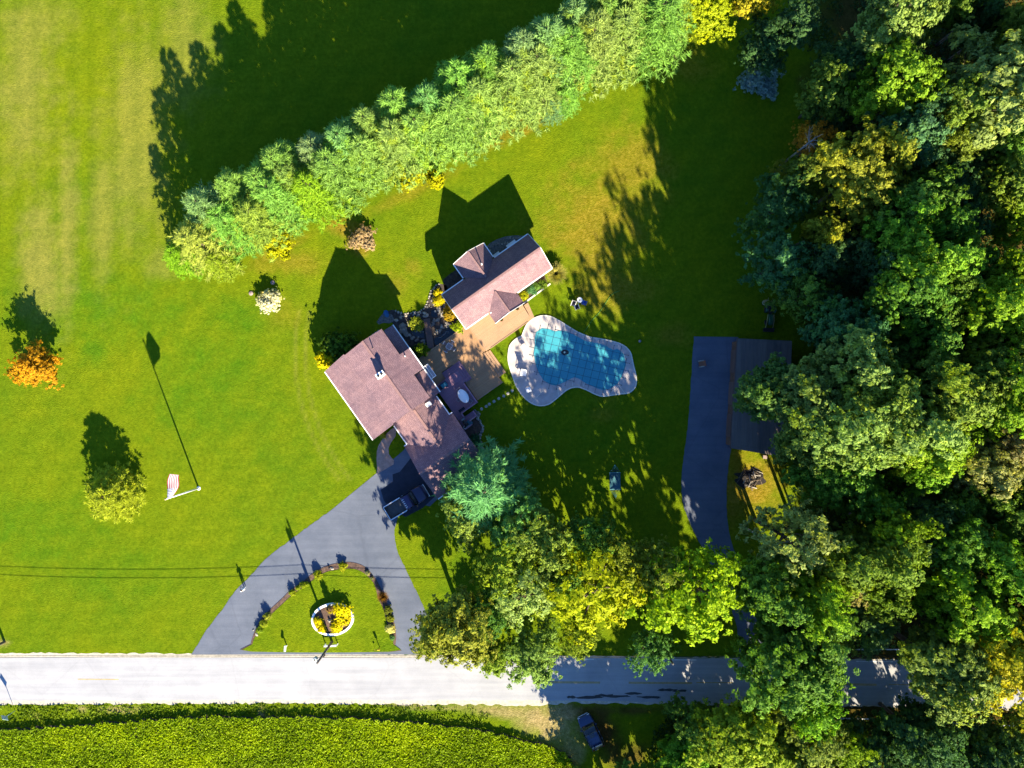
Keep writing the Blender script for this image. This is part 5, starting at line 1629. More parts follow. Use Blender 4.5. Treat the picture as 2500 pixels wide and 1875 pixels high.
# garden hose from the lawn to the pool
hp = smooth_poly(P([(1513, 710), (1502, 714), (1493, 720), (1484, 731), (1474, 747), (1463, 763), (1452, 775), (1443, 785), (1437, 795), (1430, 805), (1424, 811)]), 3, False)
tag(MB().path([(p[0], p[1], .03) for p in hp], .035, 6).build('garden_hose', M['hose']), 'thin green hose lying on the lawn towards the pool', 'hose')

# stepping stones from deck to pool
for k, (px, py) in enumerate(((1175.5, 998.4), (1187, 992), (1194.5, 986.7), (1206, 980), (1217.7, 973), (1230, 967), (1240, 960.6), (1250.6, 954))):
    x, y = W2(px, py)
    o = MB().lathe([(0, -.03), (.185, -.03), (.185, .03), (.17, .045), (0, .048)], (x, y, 0), 20).build('stepping_stone', M['stepstone'])
    nm = ('first', 'second', 'third', 'fourth', 'fifth', 'sixth', 'seventh', 'last')[k]
    tag(o, f'{nm} round stepping stone counted from the mauve deck towards the pool', 'stepping stone', 'stepping stones to the pool')

# ------------------------------------------------------------------ pond garden between the houses
Z4 = (980, 740); K4 = 320 / 2212
rock_meshes = []
def rock_mesh(seed, mat_):
    rs = np.random.RandomState(seed)
    bm = bmesh.new(); bmesh.ops.create_icosphere(bm, subdivisions=1, radius=1.0)
    for v_ in bm.verts:
        v_.co *= rs.uniform(.72, 1.12)
        v_.co.z *= .7
    me = bpy.data.meshes.new('stone'); bm.to_mesh(me); bm.free()
    me.materials.append(mat_)
    return me
ROCK = [rock_mesh(k, M['stone']) for k in range(4)]; ROCKP = [rock_mesh(10 + k, M['stone_pale']) for k in range(3)]
def put_stone(parent, x, y, r_, z=0.0, pale=False, squash=.75):
    o = link('stone', rnd.choice(ROCKP if pale else ROCK), parent)
    pl = Vector(parent.location)
    o.location = (x - pl.x, y - pl.y, z + r_ * .25 - pl.z)
    o.rotation_euler = (rnd.uniform(-.3, .3), rnd.uniform(-.3, .3), rnd.uniform(0, 6.28))
    o.scale = (r_ * rnd.uniform(.8, 1.25), r_ * rnd.uniform(.8, 1.2), r_ * squash)
    return o
bed = [(-290, 150), (-150, 110), (0, 170), (110, 172), (220, 158), (320, 128), (400, 70), (430, 0), (460, -80), (500, -190), (560, -270), (640, -330), (760, -300), (820, -60), (900, 70), (1060, 400), (430, 860), (300, 960), (130, 760), (-20, 560), (-150, 330), (-260, 260)]
pg = MB().sheet(P([(980 + x * K4, 740 + y * K4) for x, y in bed]), .010).struct('pond_garden_bed', M['bedsoil'])
# pale kerb stones along the lawn side of the bed
kerb = smooth_poly(P([(980 + x * K4, 740 + y * K4) for x, y in [(-150, 115), (-60, 140), (0, 172), (110, 176), (220, 162), (320, 132), (400, 72), (428, 0), (455, -80), (495, -185), (560, -268), (640, -330)]]), 5, False)
acc = 0
for i in range(len(kerb) - 1):
    a, b_ = Vector(kerb[i]), Vector(kerb[i + 1])
    acc += (b_ - a).length
    if acc > .30:
        acc = 0
        put_stone(pg, b_.x + rnd.uniform(-.06, .06), b_.y + rnd.uniform(-.06, .06), rnd.uniform(.11, .19), .01, True)
# upper pond and lower stream
for poly, nm in (([(560, 590), (640, 560), (740, 470), (850, 415), (900, 440), (960, 455), (930, 500), (600, 715), (560, 690)], 'pond_water'),
                 ([(160, 470), (230, 440), (330, 490), (390, 520), (390, 590), (300, 580), (200, 540)], 'pond_water'),
                 ([(500, 140), (560, 90), (600, 170), (620, 230), (540, 240), (500, 210)], 'pond_water')):
    MB().sheet([W2(980 + x * K4, 740 + y * K4) for x, y in poly], .018).struct(nm, M['water'])
def stones_along(pts, n, r0, r1, spread, pale=.3):
    cv_ = smooth_poly([W2(980 + x * K4, 740 + y * K4) for x, y in pts], 6, False)
    for _ in range(n):
        p = cv_[rnd.randrange(len(cv_))]
        put_stone(pg, p[0] + rnd.gauss(0, spread), p[1] + rnd.gauss(0, spread), rnd.uniform(r0, r1), .012, rnd.random() < pale)
stones_along([(560, 540), (640, 470), (720, 400), (830, 340), (900, 400)], 34, .10, .22, .16, .25)
stones_along([(520, 380), (540, 330), (600, 270), (680, 220)], 22, .10, .22, .12, .3)
stones_along([(620, 60), (660, 130), (700, 190), (740, 60), (700, 20)], 24, .10, .22, .18, .75)
stones_along([(120, 540), (200, 580), (300, 620), (390, 650)], 20, .10, .24, .14, .2)
stones_along([(110, 330), (180, 400), (280, 460), (360, 480)], 14, .10, .2, .10, .7)
stones_along([(0, 220), (60, 200), (150, 190), (300, 170), (420, 170)], 18, .08, .2, .14, .5)
stones_along([(480, 60), (520, 0), (560, -100), (620, -200)], 18, .08, .2, .16, .4)
for x_, y_, r_ in ((40, 460, .62), (80, 520, .45), (20, 400, .5), (-90, 290, .3), (280, 210, .26), (390, 170, .28), (430, 215, .3), (380, 225, .26), (575, 140, .2), (650, 700 - 560, .3), (690, 180, .34), (730, 30, .3)):
    put_stone(pg, *W2(980 + x_ * K4, 740 + y_ * K4), r_, .012, r_ < .45)
# white outlet pipe coils in the lower pond
coil = smooth_poly([W2(980 + x * K4, 740 + y * K4) for x, y in [(625, 588), (680, 570), (705, 540), (720, 520), (700, 545), (740, 520), (750, 490), (790, 480), (800, 510), (770, 500)]], 4, False)
tag(MB().path([(p[0], p[1], .06) for p in coil], .03, 6).build('pond_pipe', M['metal']), 'curly grey pipe lying in the dark pond beside the deck', 'pipe')
# plank footbridge
fb = thing('footbridge', 'narrow brown plank footbridge over the pond garden', 'footbridge', W(1047, 815))
p0, p1 = Vector(W2(1041.5, 778, .3)), Vector(W2(1052.5, 853, .3))
dr = (p1 - p0).normalized(); sd_ = Vector((-dr.y, dr.x)); ang_b = math.atan2(dr.y, dr.x)
Lb = (p1 - p0).length
for s_ in (-1, 1):
    a = p0 + sd_ * .3 * s_; b_ = p1 + sd_ * .3 * s_
    MB().bar((a.x, a.y, .17), (b_.x, b_.y, .17), .09, .16).build('beam', M['shedwall'], fb)
npl = 22
for k in range(npl):
    c = p0 + dr * (Lb * (k + .5) / npl)
    MB().box((c.x, c.y, .275), (Lb / npl - .015, .78, .04), ang_b + rnd.uniform(-.01, .01)).build('plank', M['wood_old'], fb)
# bed plants
GP = [(250, 350, .8, .8, (.21, .24, .02), 'lime grassy shrub at the foot of the footbridge'), (340, 790, .75, 1.9, (.10, .17, .01), 'yellow green conifer shrub between footbridge and main house'),
      (955, 400, .75, .9, (.17, .23, .008), 'lime shrub at the pool house corner beside the deck'), (820, 160, .85, 1.0, (.20, .145, .01), 'golden brown shrub along the pool house wall'),
      (600, -40, .52, .8, (.34, .30, .006), 'left lobe yellow bush beside the pool house corner'), (665, -55, .5, .8, (.33, .29, .006), 'right lobe yellow bush beside the pool house corner'),
      (620, -180, .5, .8, (.34, .30, .006), 'upper yellow bush in the bed beside the pool house'), (200, 830, .7, 1.6, C_DARK, 'dark green shrub against the main house above the deck')]
for x_, y_, r_, h, c_, lb in GP:
    put_shrub(lb, *W2(980 + x_ * K4, 740 + y_ * K4, h * .6), r_, h, c_)
# gravel bed behind the pool house with two white covers
gb = [(1040, 360), (1080, 300), (1180, 245), (1300, 205), (1450, 190), (1560, 205), (1640, 230), (1500, 330), (1200, 520)]
Z2 = (1000, 540); K2 = 400 / 2212
gbed = MB().sheet([W2(Z2[0] + x * K2, Z2[1] + y * K2) for x, y in gb], .010).struct('gravel_bed', M['gravel'])
for _ in range(60):
    t = rnd.random(); x_ = 1060 + 500 * t; y_ = 330 - 120 * math.sin(t * 2.2) + rnd.uniform(0, 90)
    put_stone(gbed, *W2(Z2[0] + x_ * K2, Z2[1] + y_ * K2), rnd.uniform(.07, .16), .012, rnd.random() < .3)
gw = [(450, 790), (560, 700), (640, 650), (740, 780), (600, 880), (470, 950)]
MB().sheet([W2(Z2[0] + x * K2, Z2[1] + y * K2) for x, y in gw], .010).struct('dark_bed', M['bedsoil'])
gm = [(-290, 150), (-360, 230), (-420, 320), (-380, 360), (-300, 330), (-200, 340), (-120, 300), (-150, 200)]
gb3 = MB().sheet([W2(980 + x * K4, 740 + y * K4) for x, y in gm], .013).struct('house_gravel', M['gravel'])
for (x_, y_, w_, d_, lb) in ((1378, 315, 1.25, .55, 'larger white window well cover behind the pool house'), (1178, 455, .8, .45, 'smaller white window well cover behind the pool house')):
    x, y = W2(Z2[0] + x_ * K2, Z2[1] + y_ * K2, .6)
    e = thing('window_well_cover', lb, 'cover', (x, y, 0), BROT, 'window well covers behind the pool house')
    MB().box((0, 0, .3), (w_, d_, .56)).build('housing', M['metal'], e, local=True)
    MB().box((0, 0, .6), (w_ + .06, d_ + .06, .05)).build('lid', M['white'], e, local=True, bevel=.015)
# flower bed on the sunny side of the pool house
fb_ = [(1465, 985), (1820, 720), (1860, 830), (1900, 850), (1540, 1110)]
MB().sheet([W2(Z2[0] + x * K2, Z2[1] + y * K2) for x, y in fb_], .010).struct('flower_bed', M['mulch'])
ed = [W2(Z2[0] + x * K2, Z2[1] + y * K2) for x, y in ((1545, 1108), (1900, 845))]
tag(MB().bar((*ed[0], .06), (*ed[1], .06), .18, .12).build('bed_edging', M['coping']), 'pale straight edging along the flower bed of the pool house', 'edging')
for x_, y_, r_, h, c_, lb in ((1540, 1005, .55, .7, (.22, .24, .006), 'yellow flowering shrub at the left end of the pool house flower bed'), (1650, 930, .6, .6, (.06, .15, .06), 'blue green plant in the middle of the pool house flower bed'),
                             (1720, 880, .5, .6, (.09, .17, .03), 'green plant right of the middle of the flower bed'), (1800, 850, .5, .6, (.12, .19, .02), 'light green plant at the right end of the flower bed')):
    put_shrub(lb, *W2(Z2[0] + x_ * K2, Z2[1] + y_ * K2, h * .6), r_, h, c_)
put_grass('straw yellow fountain grass at the right corner of the pool house', *W2(1358, 668, .7), 1.4, 1.4, (.46, .43, .10))
put_shrub('cream white bushy grass clump standing alone on the left lawn', *W2(656, 734, .7), 1.3, 1.5, (.39, .385, .29), kind='cream_bush', cat='bush')
put_shrub('brown half bare shrub below the windbreak', *W2(884, 583, .8), 1.45, 1.6, (.22, .165, .095))
put_shrub('dark green round shrub at the left corner of the main house', *W2(832, 850, 1.6), 2.1, 3.2, (.055, .105, .010))
put_shrub('bright yellow shrub at the left corner of the main house', *W2(800, 876, 1.4), 1.25, 2.6, (.42, .36, .004))
put_shrub('small yellow shrub between the brick walk and the porch', *W2(Z5[0] + 400 * K5, Z5[1] + 440 * K5, .5), .5, .7, (.25, .24, .02))
# curved bed on the right side of the garage
cb = [(1590, 270), (1690, 215), (1740, 280), (1775, 370), (1745, 440), (1720, 520), (1740, 590), (1800, 670), (1860, 760), (1810, 800), (1500, 380)]
cbed = MB().sheet(P(cb, Z5, K5), .010).struct('garage_bed', M['mulch'])
cvp = smooth_poly(P([(1660, 130), (1715, 180), (1690, 225), (1735, 280), (1765, 360), (1740, 430), (1722, 520), (1745, 600), (1800, 680), (1855, 755), (1825, 800)], Z5, K5), 5, False)
for p in cvp[::1]:
    put_stone(cbed, p[0] + rnd.uniform(-.08, .08), p[1] + rnd.uniform(-.08, .08), rnd.uniform(.13, .24), .012, rnd.random() < .6)
put_shrub('dark green low plant in the curved bed beside the garage', *W2(Z5[0] + 1660 * K5, Z5[1] + 520 * K5, .4), .7, .6, (.02, .08, .035))
# porch bed beside the walk
MB().sheet(P([(590, 490), (700, 600), (690, 700), (570, 780), (505, 690), (505, 620), (540, 560)], Z5, K5), .012).struct('walk_side_lawn', M['lawn'])

# ------------------------------------------------------------------ island in the driveway
ZI = (580, 1360); KI = 400 / 2212
def I2(x, y, z=0.0): return W2(ZI[0] + x * KI, ZI[1] + y * KI, z)
IB = [(745, 485, .40, .7, (.20, .24, .010), 'first lime bush up the left side of the island border'), (815, 415, .27, .6, (.20, .25, .012), 'small lime bush beside the first on the island border'),
      (880, 375, .36, .7, (.18, .23, .012), 'lime bush left of the pole shadow on the island border'), (930, 360, .30, .6, (.19, .24, .012), 'lime bush right against the pole shadow on the island border'),
      (1085, 240, .50, .85, (.22, .25, .010), 'lime bush between pole shadow and white rock on the island border'), (1420, 130, .50, .8, (.23, .25, .010), 'lime bush at the top of the island border'),
      (2030, 715, .48, .8, (.11, .13, .015), 'olive bush below the rust grass on the island border'), (2062, 825, .44, .6, (.15, .17, .012), 'low yellow olive bush on the right of the island border'),
      (395, 800, .46, .9, (.21, .23, .03), 'taller pale lime bush low on the left island border'), (350, 900, .44, .7, (.19, .23, .015), 'lime bush under the taller one on the left island border'),
      (295, 985, .40, .7, (.15, .22, .015), 'lowest lime bush on the left island border'), (1755, 215, .26, .35, (.26, .27, .12), 'small pale plant on the right shoulder of the island border'),
      (1815, 285, .18, .3, (.18, .2, .09), 'tiny grey green plant on the right shoulder of the island border'), (2090, 1090, .3, .3, (.08, .17, .05), 'low green plant at the lower right end of the island border')]
for x_, y_, r_, h, c_, lb in IB:
    put_shrub(lb, *I2(x_, y_, h * .6), r_, h, c_, z=.05)
put_grass('rust brown grass clump on the right of the island border', *I2(1965, 530, .6), .78, 1.25, (.26, .135, .03), z=.05)
put_shrub('white and yellow flower clump at the lower right of the island border', *I2(2070, 975, .4), .55, .6, (.42, .38, .14), z=.05)
for (x_, y_, r_, lb) in ((1275, 152, .22, 'white rock beside the spotlight at the top of the island'), (258, 1045, .2, 'white rock at the lower left tip of the island'), (215, 985, .1, 'small white rock at the left edge of the island')):
    x, y = I2(x_, y_)
    o = link('white_rock', ROCKP[0], None); o.location = (x, y, .09); o.scale = (r_ * 1.4, r_, r_ * .8); o.rotation_euler = (0, 0, rnd.uniform(0, 3))
    tag(o, lb, 'rock')
x, y = I2(1238, 146, .2)
e = thing('spotlight', 'small black garden spotlight at the top of the island', 'spotlight', (x, y, .06), R(200))
MB().tube((0, 0, 0), (0, 0, .14), .02).build('stake', M['steel'], e, local=True)
MB().tube((-.08, 0, .16), (.1, 0, .24), .07, .09, 10).build('head', M['steel'], e, local=True)
# oval planter
pxy = I2(1283, 842, .4)
pl = thing('oval_planter', 'raised white oval planter ring in the middle of the driveway island', 'planter', (*pxy, .05))
MB().ring((0, 0), 2.58, 1.98, .27, 0.0, .5, 48, R(6)).build('wall', M['white'], pl, local=True)
soil = MB(); soil.lathe([(0, .36), (2.0, .34), (2.32, .30)], n=36, sx=1.0, sy=.74); soil.build('soil', M['mulch'], pl, local=True)
PB = [(1400, 745, 1.08, .9, (.40, .36, .002), 'largest yellow mum in the oval planter, upper right'), (1340, 935, .72, .7, (.38, .34, .002), 'yellow mum at the lower middle of the oval planter'),
      (1450, 850, .62, .7, (.38, .33, .002), 'yellow mum below the largest in the oval planter'), (1080, 880, .56, .7, (.40, .35, .002), 'yellow mum at the left of the oval planter'), (1140, 970, .50, .6, (.40, .35, .002), 'yellow mum at the lower left of the oval planter')]
for x_, y_, r_, h, c_, lb in PB:
    put_shrub(lb, *I2(x_, y_, h * .7 + .3), r_, h, c_, z=.36, kind='yellow_mum', cat='flowers')
x, y = I2(1245, 690, 1.0)
e = put_shrub('tall thin flowering plant at the top of the oval planter', x, y, .34, 1.7, (.24, .16, .08), z=.36)
x, y = I2(1255, 740, .9)
put_shrub('slim pale yellow plant beside the tall one in the oval planter', x, y, .2, 1.2, (.36, .32, .06), z=.36)
x, y = I2(1245, 862, .5)
e = thing('garden_ornament', 'small pinkish stone ornament in the oval planter', 'ornament', (x, y, .38), R(20))
MB().lathe([(0, 0), (.2, 0), (.2, .1), (.1, .14), (.14, .3), (.05, .4), (0, .42)], n=12).build('body', M['stone_pale'], e, local=True)
MB().box((0, 0, .03), (.5, .34, .06)).build('base', M['stone_pale'], e, local=True)
# board sign
x, y = I2(1255, 1195, .9)
sg = thing('board_sign', 'white board sign on two posts below the oval planter', 'sign', (x, y, .06), R(2))
MB().box((0, 0, .82), (1.42, .07, .55)).build('board', M['white'], sg, local=True, bevel=.01)
MB().box((0, 0, 1.13), (1.56, .14, .06)).build('cap', M['white'], sg, local=True)
for s_ in (-1, 1): MB().box((.74 * s_, 0, .56), (.1, .1, 1.2)).build('post', M['white'], sg, local=True)
# mailbox, yellow and orange markers
x, y = I2(640, 1235, 1.0)
e = thing('mailbox', 'white mailbox on a post at the lower left of the island', 'mailbox', (x, y, .06), R(-4))
MB().box((0, .12, .42), (.1, .1, .86)).build('post', M['white'], e, local=True)
MB().loft([[(.12 * math.cos(t), yy, .98 + .12 * math.sin(t)) for t in np.linspace(0, PI, 9)] + [(-.12, yy, .86), (.12, yy, .86)] for yy in (-.34, .34)], smooth=False).build('box', M['white'], e, local=True)
MB().box((0, -.345, .95), (.2, .02, .2)).build('door', M['metal'], e, local=True)
x, y = I2(1906, 1245, .9)
e = thing('yellow_marker', 'yellow utility marker post at the lower right of the island', 'marker post', (x, y, .06))
MB().tube((0, 0, 0), (0, 0, .75), .05, .05, 10).build('post', M['yellow'], e, local=True)
MB().box((0, 0, .98), (.3, .12, .5)).build('head', M['yellow'], e, local=True, bevel=.03)
x, y = I2(1852, 1250, .4)
e = thing('marker_flag', 'small orange marker flag left of the yellow post', 'marker flag', (x, y, .06), R(20))
MB().tube((0, 0, 0), (0, 0, .62), .012, n=6).build('wire', M['metal'], e, local=True)
MB().box((.09, 0, .52), (.2, .015, .18)).build('flag', M['orange'], e, local=True)

# ------------------------------------------------------------------ utility poles and cables
def utility_pole(px, py, label, tf):
    x, y = W2(px, py)
    e = thing('utility_pole', label, 'utility pole', (x, y, 0), 0, 'utility poles along the road')
    MB().tube((0, 0, -.2), (.02, 0, 9.1), .17, .11, 10).build('post', M['polewood'], e, local=True)
    MB().box((0, -.16, 5.55), (.35, .12, .9)).build('bracket', M['steel'], e, local=True)
    MB().tube((0, 0, 9.1), (0, 0, 9.35), .05, .03).build('insulator', M['transformer'], e, local=True)
    if tf:
        t = MB().tube((-.42, .12, 7.5), (-.42, .12, 8.35), .24, .24, 14).build('transformer', M['transformer'], e, local=True)
        MB().tube((-.42, .12, 8.35), (-.42, .12, 8.6), .06, .04, 8).build('bushing', M['terracotta'], t, local=True)
        MB().bar((-.2, .06, 8.2), (0, 0, 8.2), .08, .08).build('mount', M['steel'], e, local=True)
    return Vector((x, y, 0))
pa = utility_pole(811, 1566, 'utility pole with transformer between the oval planter and the road', True)
pb = utility_pole(11, 1567, 'utility pole at the left edge of the lawn by the road', False)
pc_ = utility_pole(1612, 1568, 'utility pole under the lime tree near the side driveway', False)
pd_ = Vector((pb.x - 40, pb.y, 0)); pe_ = Vector((pc_.x + 40, pc_.y, 0))
for z_, nm, dy in ((5.95, 'upper', -.24), (5.3, 'lower', -.24)):
    m_ = MB()
    for a, b_ in ((pd_, pb), (pb, pa), (pa, pc_), (pc_, pe_)):
        pts = []
        for k in range(17):
            t = k / 16
            q = a.lerp(b_, t)
            pts.append((q.x, q.y + dy, z_ - .35 * 4 * t * (1 - t)))
        m_.path(pts, .028, 6)
    tag(m_.build('overhead_cable', M['cable']), f'{nm} of the two black cables strung between the utility poles', 'cable', 'cables along the road')

# road sign at the lower left, standing in the weeds
x, y = W2(37, 1735)
e = thing('road_sign', 'road sign on a thin post at the lower left corner', 'road sign', (x, y, 0), R(-35))
MB().tube((0, 0, -.1), (0, 0, 2.75), .035, n=8).build('post', M['signgrey'], e, local=True)
MB().box((0, -.05, 2.35), (.75, .025, .75), M=Matrix.Rotation(R(45), 3, 'Y')).build('plate', M['signgrey'], e, local=True)

# ------------------------------------------------------------------ flagpole and flag
x, y = W2(485, 1192)
FH = 11.0
fpole = thing('flagpole', 'tall white flagpole on the left lawn', 'flagpole', (x, y, 0))
MB().tube((0, 0, -.1), (0, 0, FH), .105, .06, 12).build('pole', M['white'], fpole, local=True)
MB().lathe([(0, FH), (.09, FH + .03), (.12, FH + .12), (.08, FH + .2), (0, FH + .24)], n=12).build('finial', M['tanpaint'], fpole, local=True)
MB().lathe([(0, 0), (.25, 0), (.22, .06), (0, .08)], n=16).build('base_collar', M['white'], fpole, local=True)
m_ = MB(); m_.tube((.07, .07, 1.1), (.07, .07, 10.8), .008, n=5); m_.build('halyard', M['white'], fpole, local=True)
nu, nv = 26, 14
fv = []; FL, FW = 2.75, 1.65
for i in range(nu + 1):
    for j in range(nv + 1):
        u_ = i / nu; v_ = j / nv
        top = FH - .35
        xx = .06 + .10 * u_ + (1 - v_) * (.95 * u_ - .35 * u_ * u_) + .16 * math.sin(u_ * 6.0 + v_ * 1.2) * u_ + .38 * math.sin(u_ * PI * .8) * (1 - v_)
        yy = FL * u_ * (.96 - .10 * (1 - v_)) + .05
        zz = top - FW * (1 - v_) * (1 - .30 * u_) - .55 * u_ * u_ + .07 * math.sin(u_ * 7 + 1)
        fv.append((xx, yy, zz))
m_ = MB(); b0 = m_.add(fv)
for i in range(nu):
    for j in range(nv):
        q = (b0 + i * (nv + 1) + j, b0 + (i + 1) * (nv + 1) + j, b0 + (i + 1) * (nv + 1) + j + 1, b0 + i * (nv + 1) + j + 1)
        m_.face(q, uv=[(i / nu, j / nv), ((i + 1) / nu, j / nv), ((i + 1) / nu, (j + 1) / nv), (i / nu, (j + 1) / nv)], smooth=True)
fo = m_.build('flag', M['flag'])
fo.location = (x, y, 0); fo.rotation_euler = (0, 0, R(4))
tag(fo, 'striped flag with starred blue canton flying from the white flagpole', 'flag')

# ------------------------------------------------------------------ person on the edge of the driveway
def make_person(px, py, rot):
    x, y = W2(px, py)
    e = thing('person', 'person in white clothes standing at the left edge of the driveway', 'person', (x, y, .02), rot)
    J = {'pel': ((0, 0, .93), .13), 'sp': ((0, .01, 1.12), .135), 'ch': ((0, .0, 1.32), .15), 'nk': ((0, -.02, 1.47), .06), 'hd': ((0, -.05, 1.58), .095), 'hd2': ((0, -.06, 1.70), .085)}
    ed = [('pel', 'sp'), ('sp', 'ch'), ('ch', 'nk'), ('nk', 'hd'), ('hd', 'hd2')]
    for s_, n in ((1, 'L'), (-1, 'R')):
        J['hp' + n] = ((.1 * s_, 0, .88), .10); J['kn' + n] = ((.12 * s_, -.03 + .05 * s_, .48), .07); J['an' + n] = ((.13 * s_, .02 + .10 * s_, .09), .048); J['to' + n] = ((.15 * s_, -.14 + .10 * s_, .04), .042)
        J['sh' + n] = ((.19 * s_, .01, 1.40), .07); J['el' + n] = ((.25 * s_, -.08, 1.14), .05); J['wr' + n] = ((.13 * s_, -.30, 1.16), .035)
        ed += [('pel', 'hp' + n), ('hp' + n, 'kn' + n), ('kn' + n, 'an' + n), ('an' + n, 'to' + n), ('ch', 'sh' + n), ('sh' + n, 'el' + n), ('el' + n, 'wr' + n)]
        J['pm' + n] = ((.10 * s_, -.37, 1.17), .034); ed.append(('wr' + n, 'pm' + n))
        for f_ in range(4):
            k = f'f{f_}' + n
            J[k] = (((.065 + .018 * f_) * s_, -.435 - .01 * (f_ in (1, 2)), 1.185 - .012 * f_), .010)
            J[k + 't'] = (((.045 + .016 * f_) * s_, -.455, 1.155 - .012 * f_), .008)
            ed += [('pm' + n, k), (k, k + 't')]
        J['th' + n] = ((.065 * s_, -.36, 1.21), .011); J['th2' + n] = ((.045 * s_, -.395, 1.225), .009)
        ed += [('pm' + n, 'th' + n), ('th' + n, 'th2' + n)]
    keys = list(J)
    me = bpy.data.meshes.new('body')
    me.from_pydata([J[k][0] for k in keys], [(keys.index(a), keys.index(b_)) for a, b_ in ed], [])
    o = link('body', me, e)
    md = o.modifiers.new('skin', 'SKIN'); md.use_smooth_shade = True
    for i, k in enumerate(keys):
        sv = me.skin_vertices[0].data[i]; r_ = J[k][1]; sv.radius = (r_, r_ * (.8 if k in ('pel', 'sp', 'ch') else 1)); sv.use_root = (k == 'pel')
    sb = o.modifiers.new('sub', 'SUBSURF'); sb.levels = 1; sb.render_levels = 2
    me.materials.append(M['skin'])
    # clothes: shirt and trousers as fitted shells
    def shell(name, sel, grow, material):
        kk = [k for k in keys if k in sel]
        m2 = bpy.data.meshes.new(name)
        m2.from_pydata([J[k][0] for k in kk], [(kk.index(a), kk.index(b_)) for a, b_ in ed if a in kk and b_ in kk], [])
        oo = link(name, m2, e)
        mm = oo.modifiers.new('skin', 'SKIN'); mm.use_smooth_shade = True
        for i, k in enumerate(kk):
            sv = m2.skin_vertices[0].data[i]; r_ = J[k][1] + grow; sv.radius = (r_, r_ * (.84 if k in ('pel', 'sp', 'ch') else 1)); sv.use_root = (i == 0)
        s2 = oo.modifiers.new('sub', 'SUBSURF'); s2.levels = 1; s2.render_levels = 2
        m2.materials.append(material)
    shell('shirt', ('pel', 'sp', 'ch', 'shL', 'shR', 'elL', 'elR'), .022, M['cloth_white'])
    shell('trousers', ('pel', 'hpL', 'hpR', 'knL', 'knR', 'anL', 'anR'), .020, M['cloth_white'])
    MB().lathe([(0, .11), (.07, .09), (.105, .02), (.105, -.04), (.09, -.09), (0, -.09)], (0, -.035, 1.67), 14, .9, 1.05).build('hair', M['hair'], e, local=True)
    for s_ in (-1, 1):
        MB().lathe([(0, .011), (.011, 0), (0, -.011)], (.033 * s_, -.143, 1.64), 8).build('eye', M['hair'], e, local=True)
    MB().bar((0, -.14, 1.62), (0, -.165, 1.60), .02, .03).build('nose', M['skin'], e, local=True)
    MB().box((0, -.135, 1.565), (.045, .012, .01)).build('mouth', M['redlamp'], e, local=True)
    c = thing('remote_controller', 'small dark controller held by the person in white', 'controller', (x, y, 0), rot)
    MB().box((0, -.42, 1.19), (.13, .08, .035)).build('body', M['steel'], c, local=True, bevel=.01)
    for s_ in (-1, 1): MB().tube((.04 * s_, -.43, 1.2), (.05 * s_, -.48, 1.3), .006).build('antenna', M['steel'], c, local=True)
make_person(599, 1435, R(215))

# ------------------------------------------------------------------ vehicles
def wheel(e, x, y, r_, w_, side):
    t = MB().lathe([(r_ * .55, -w_ / 2), (r_ * .95, -w_ / 2), (r_, -w_ / 2 + .04), (r_, w_ / 2 - .04), (r_ * .95, w_ / 2), (r_ * .55, w_ / 2)], n=20)
    t.v = [(p[0], p[2], p[1]) for p in t.v]; t.v = [(x + p[0], y + p[1], r_ + p[2]) for p in t.v]
    o = t.build('wheel', M['rubber'], e, local=True)
    d = MB().lathe([(0, w_ * .36 * side), (r_ * .5, w_ * .42 * side), (r_ * .58, w_ * .3 * side)], n=14)
    d.v = [(x + p[0], y + p[2], r_ + p[1]) for p in d.v]
    d.build('rim', M['chrome'], o, local=True)

def section(x, w, z0, z1, rt=.12, inset=0.0, n=4):
    """rounded car section, left to right over the top"""
    pts = [(-w, z0), (-w, z0 + .25 * (z1 - z0))]
    for k in range(n + 1):
        a = PI - k * (PI / 2) / n
        pts.append((-(w - inset) + rt + rt * math.cos(a), z1 - rt + rt * math.sin(a)))
    for k in range(n + 1):
        a = PI / 2 - k * (PI / 2) / n
        pts.append(((w - inset) - rt + rt * math.cos(a), z1 - rt + rt * math.sin(a)))
    pts += [(w, z0 + .25 * (z1 - z0)), (w, z0)]
    return [(x, p[0], p[1]) for p in pts]

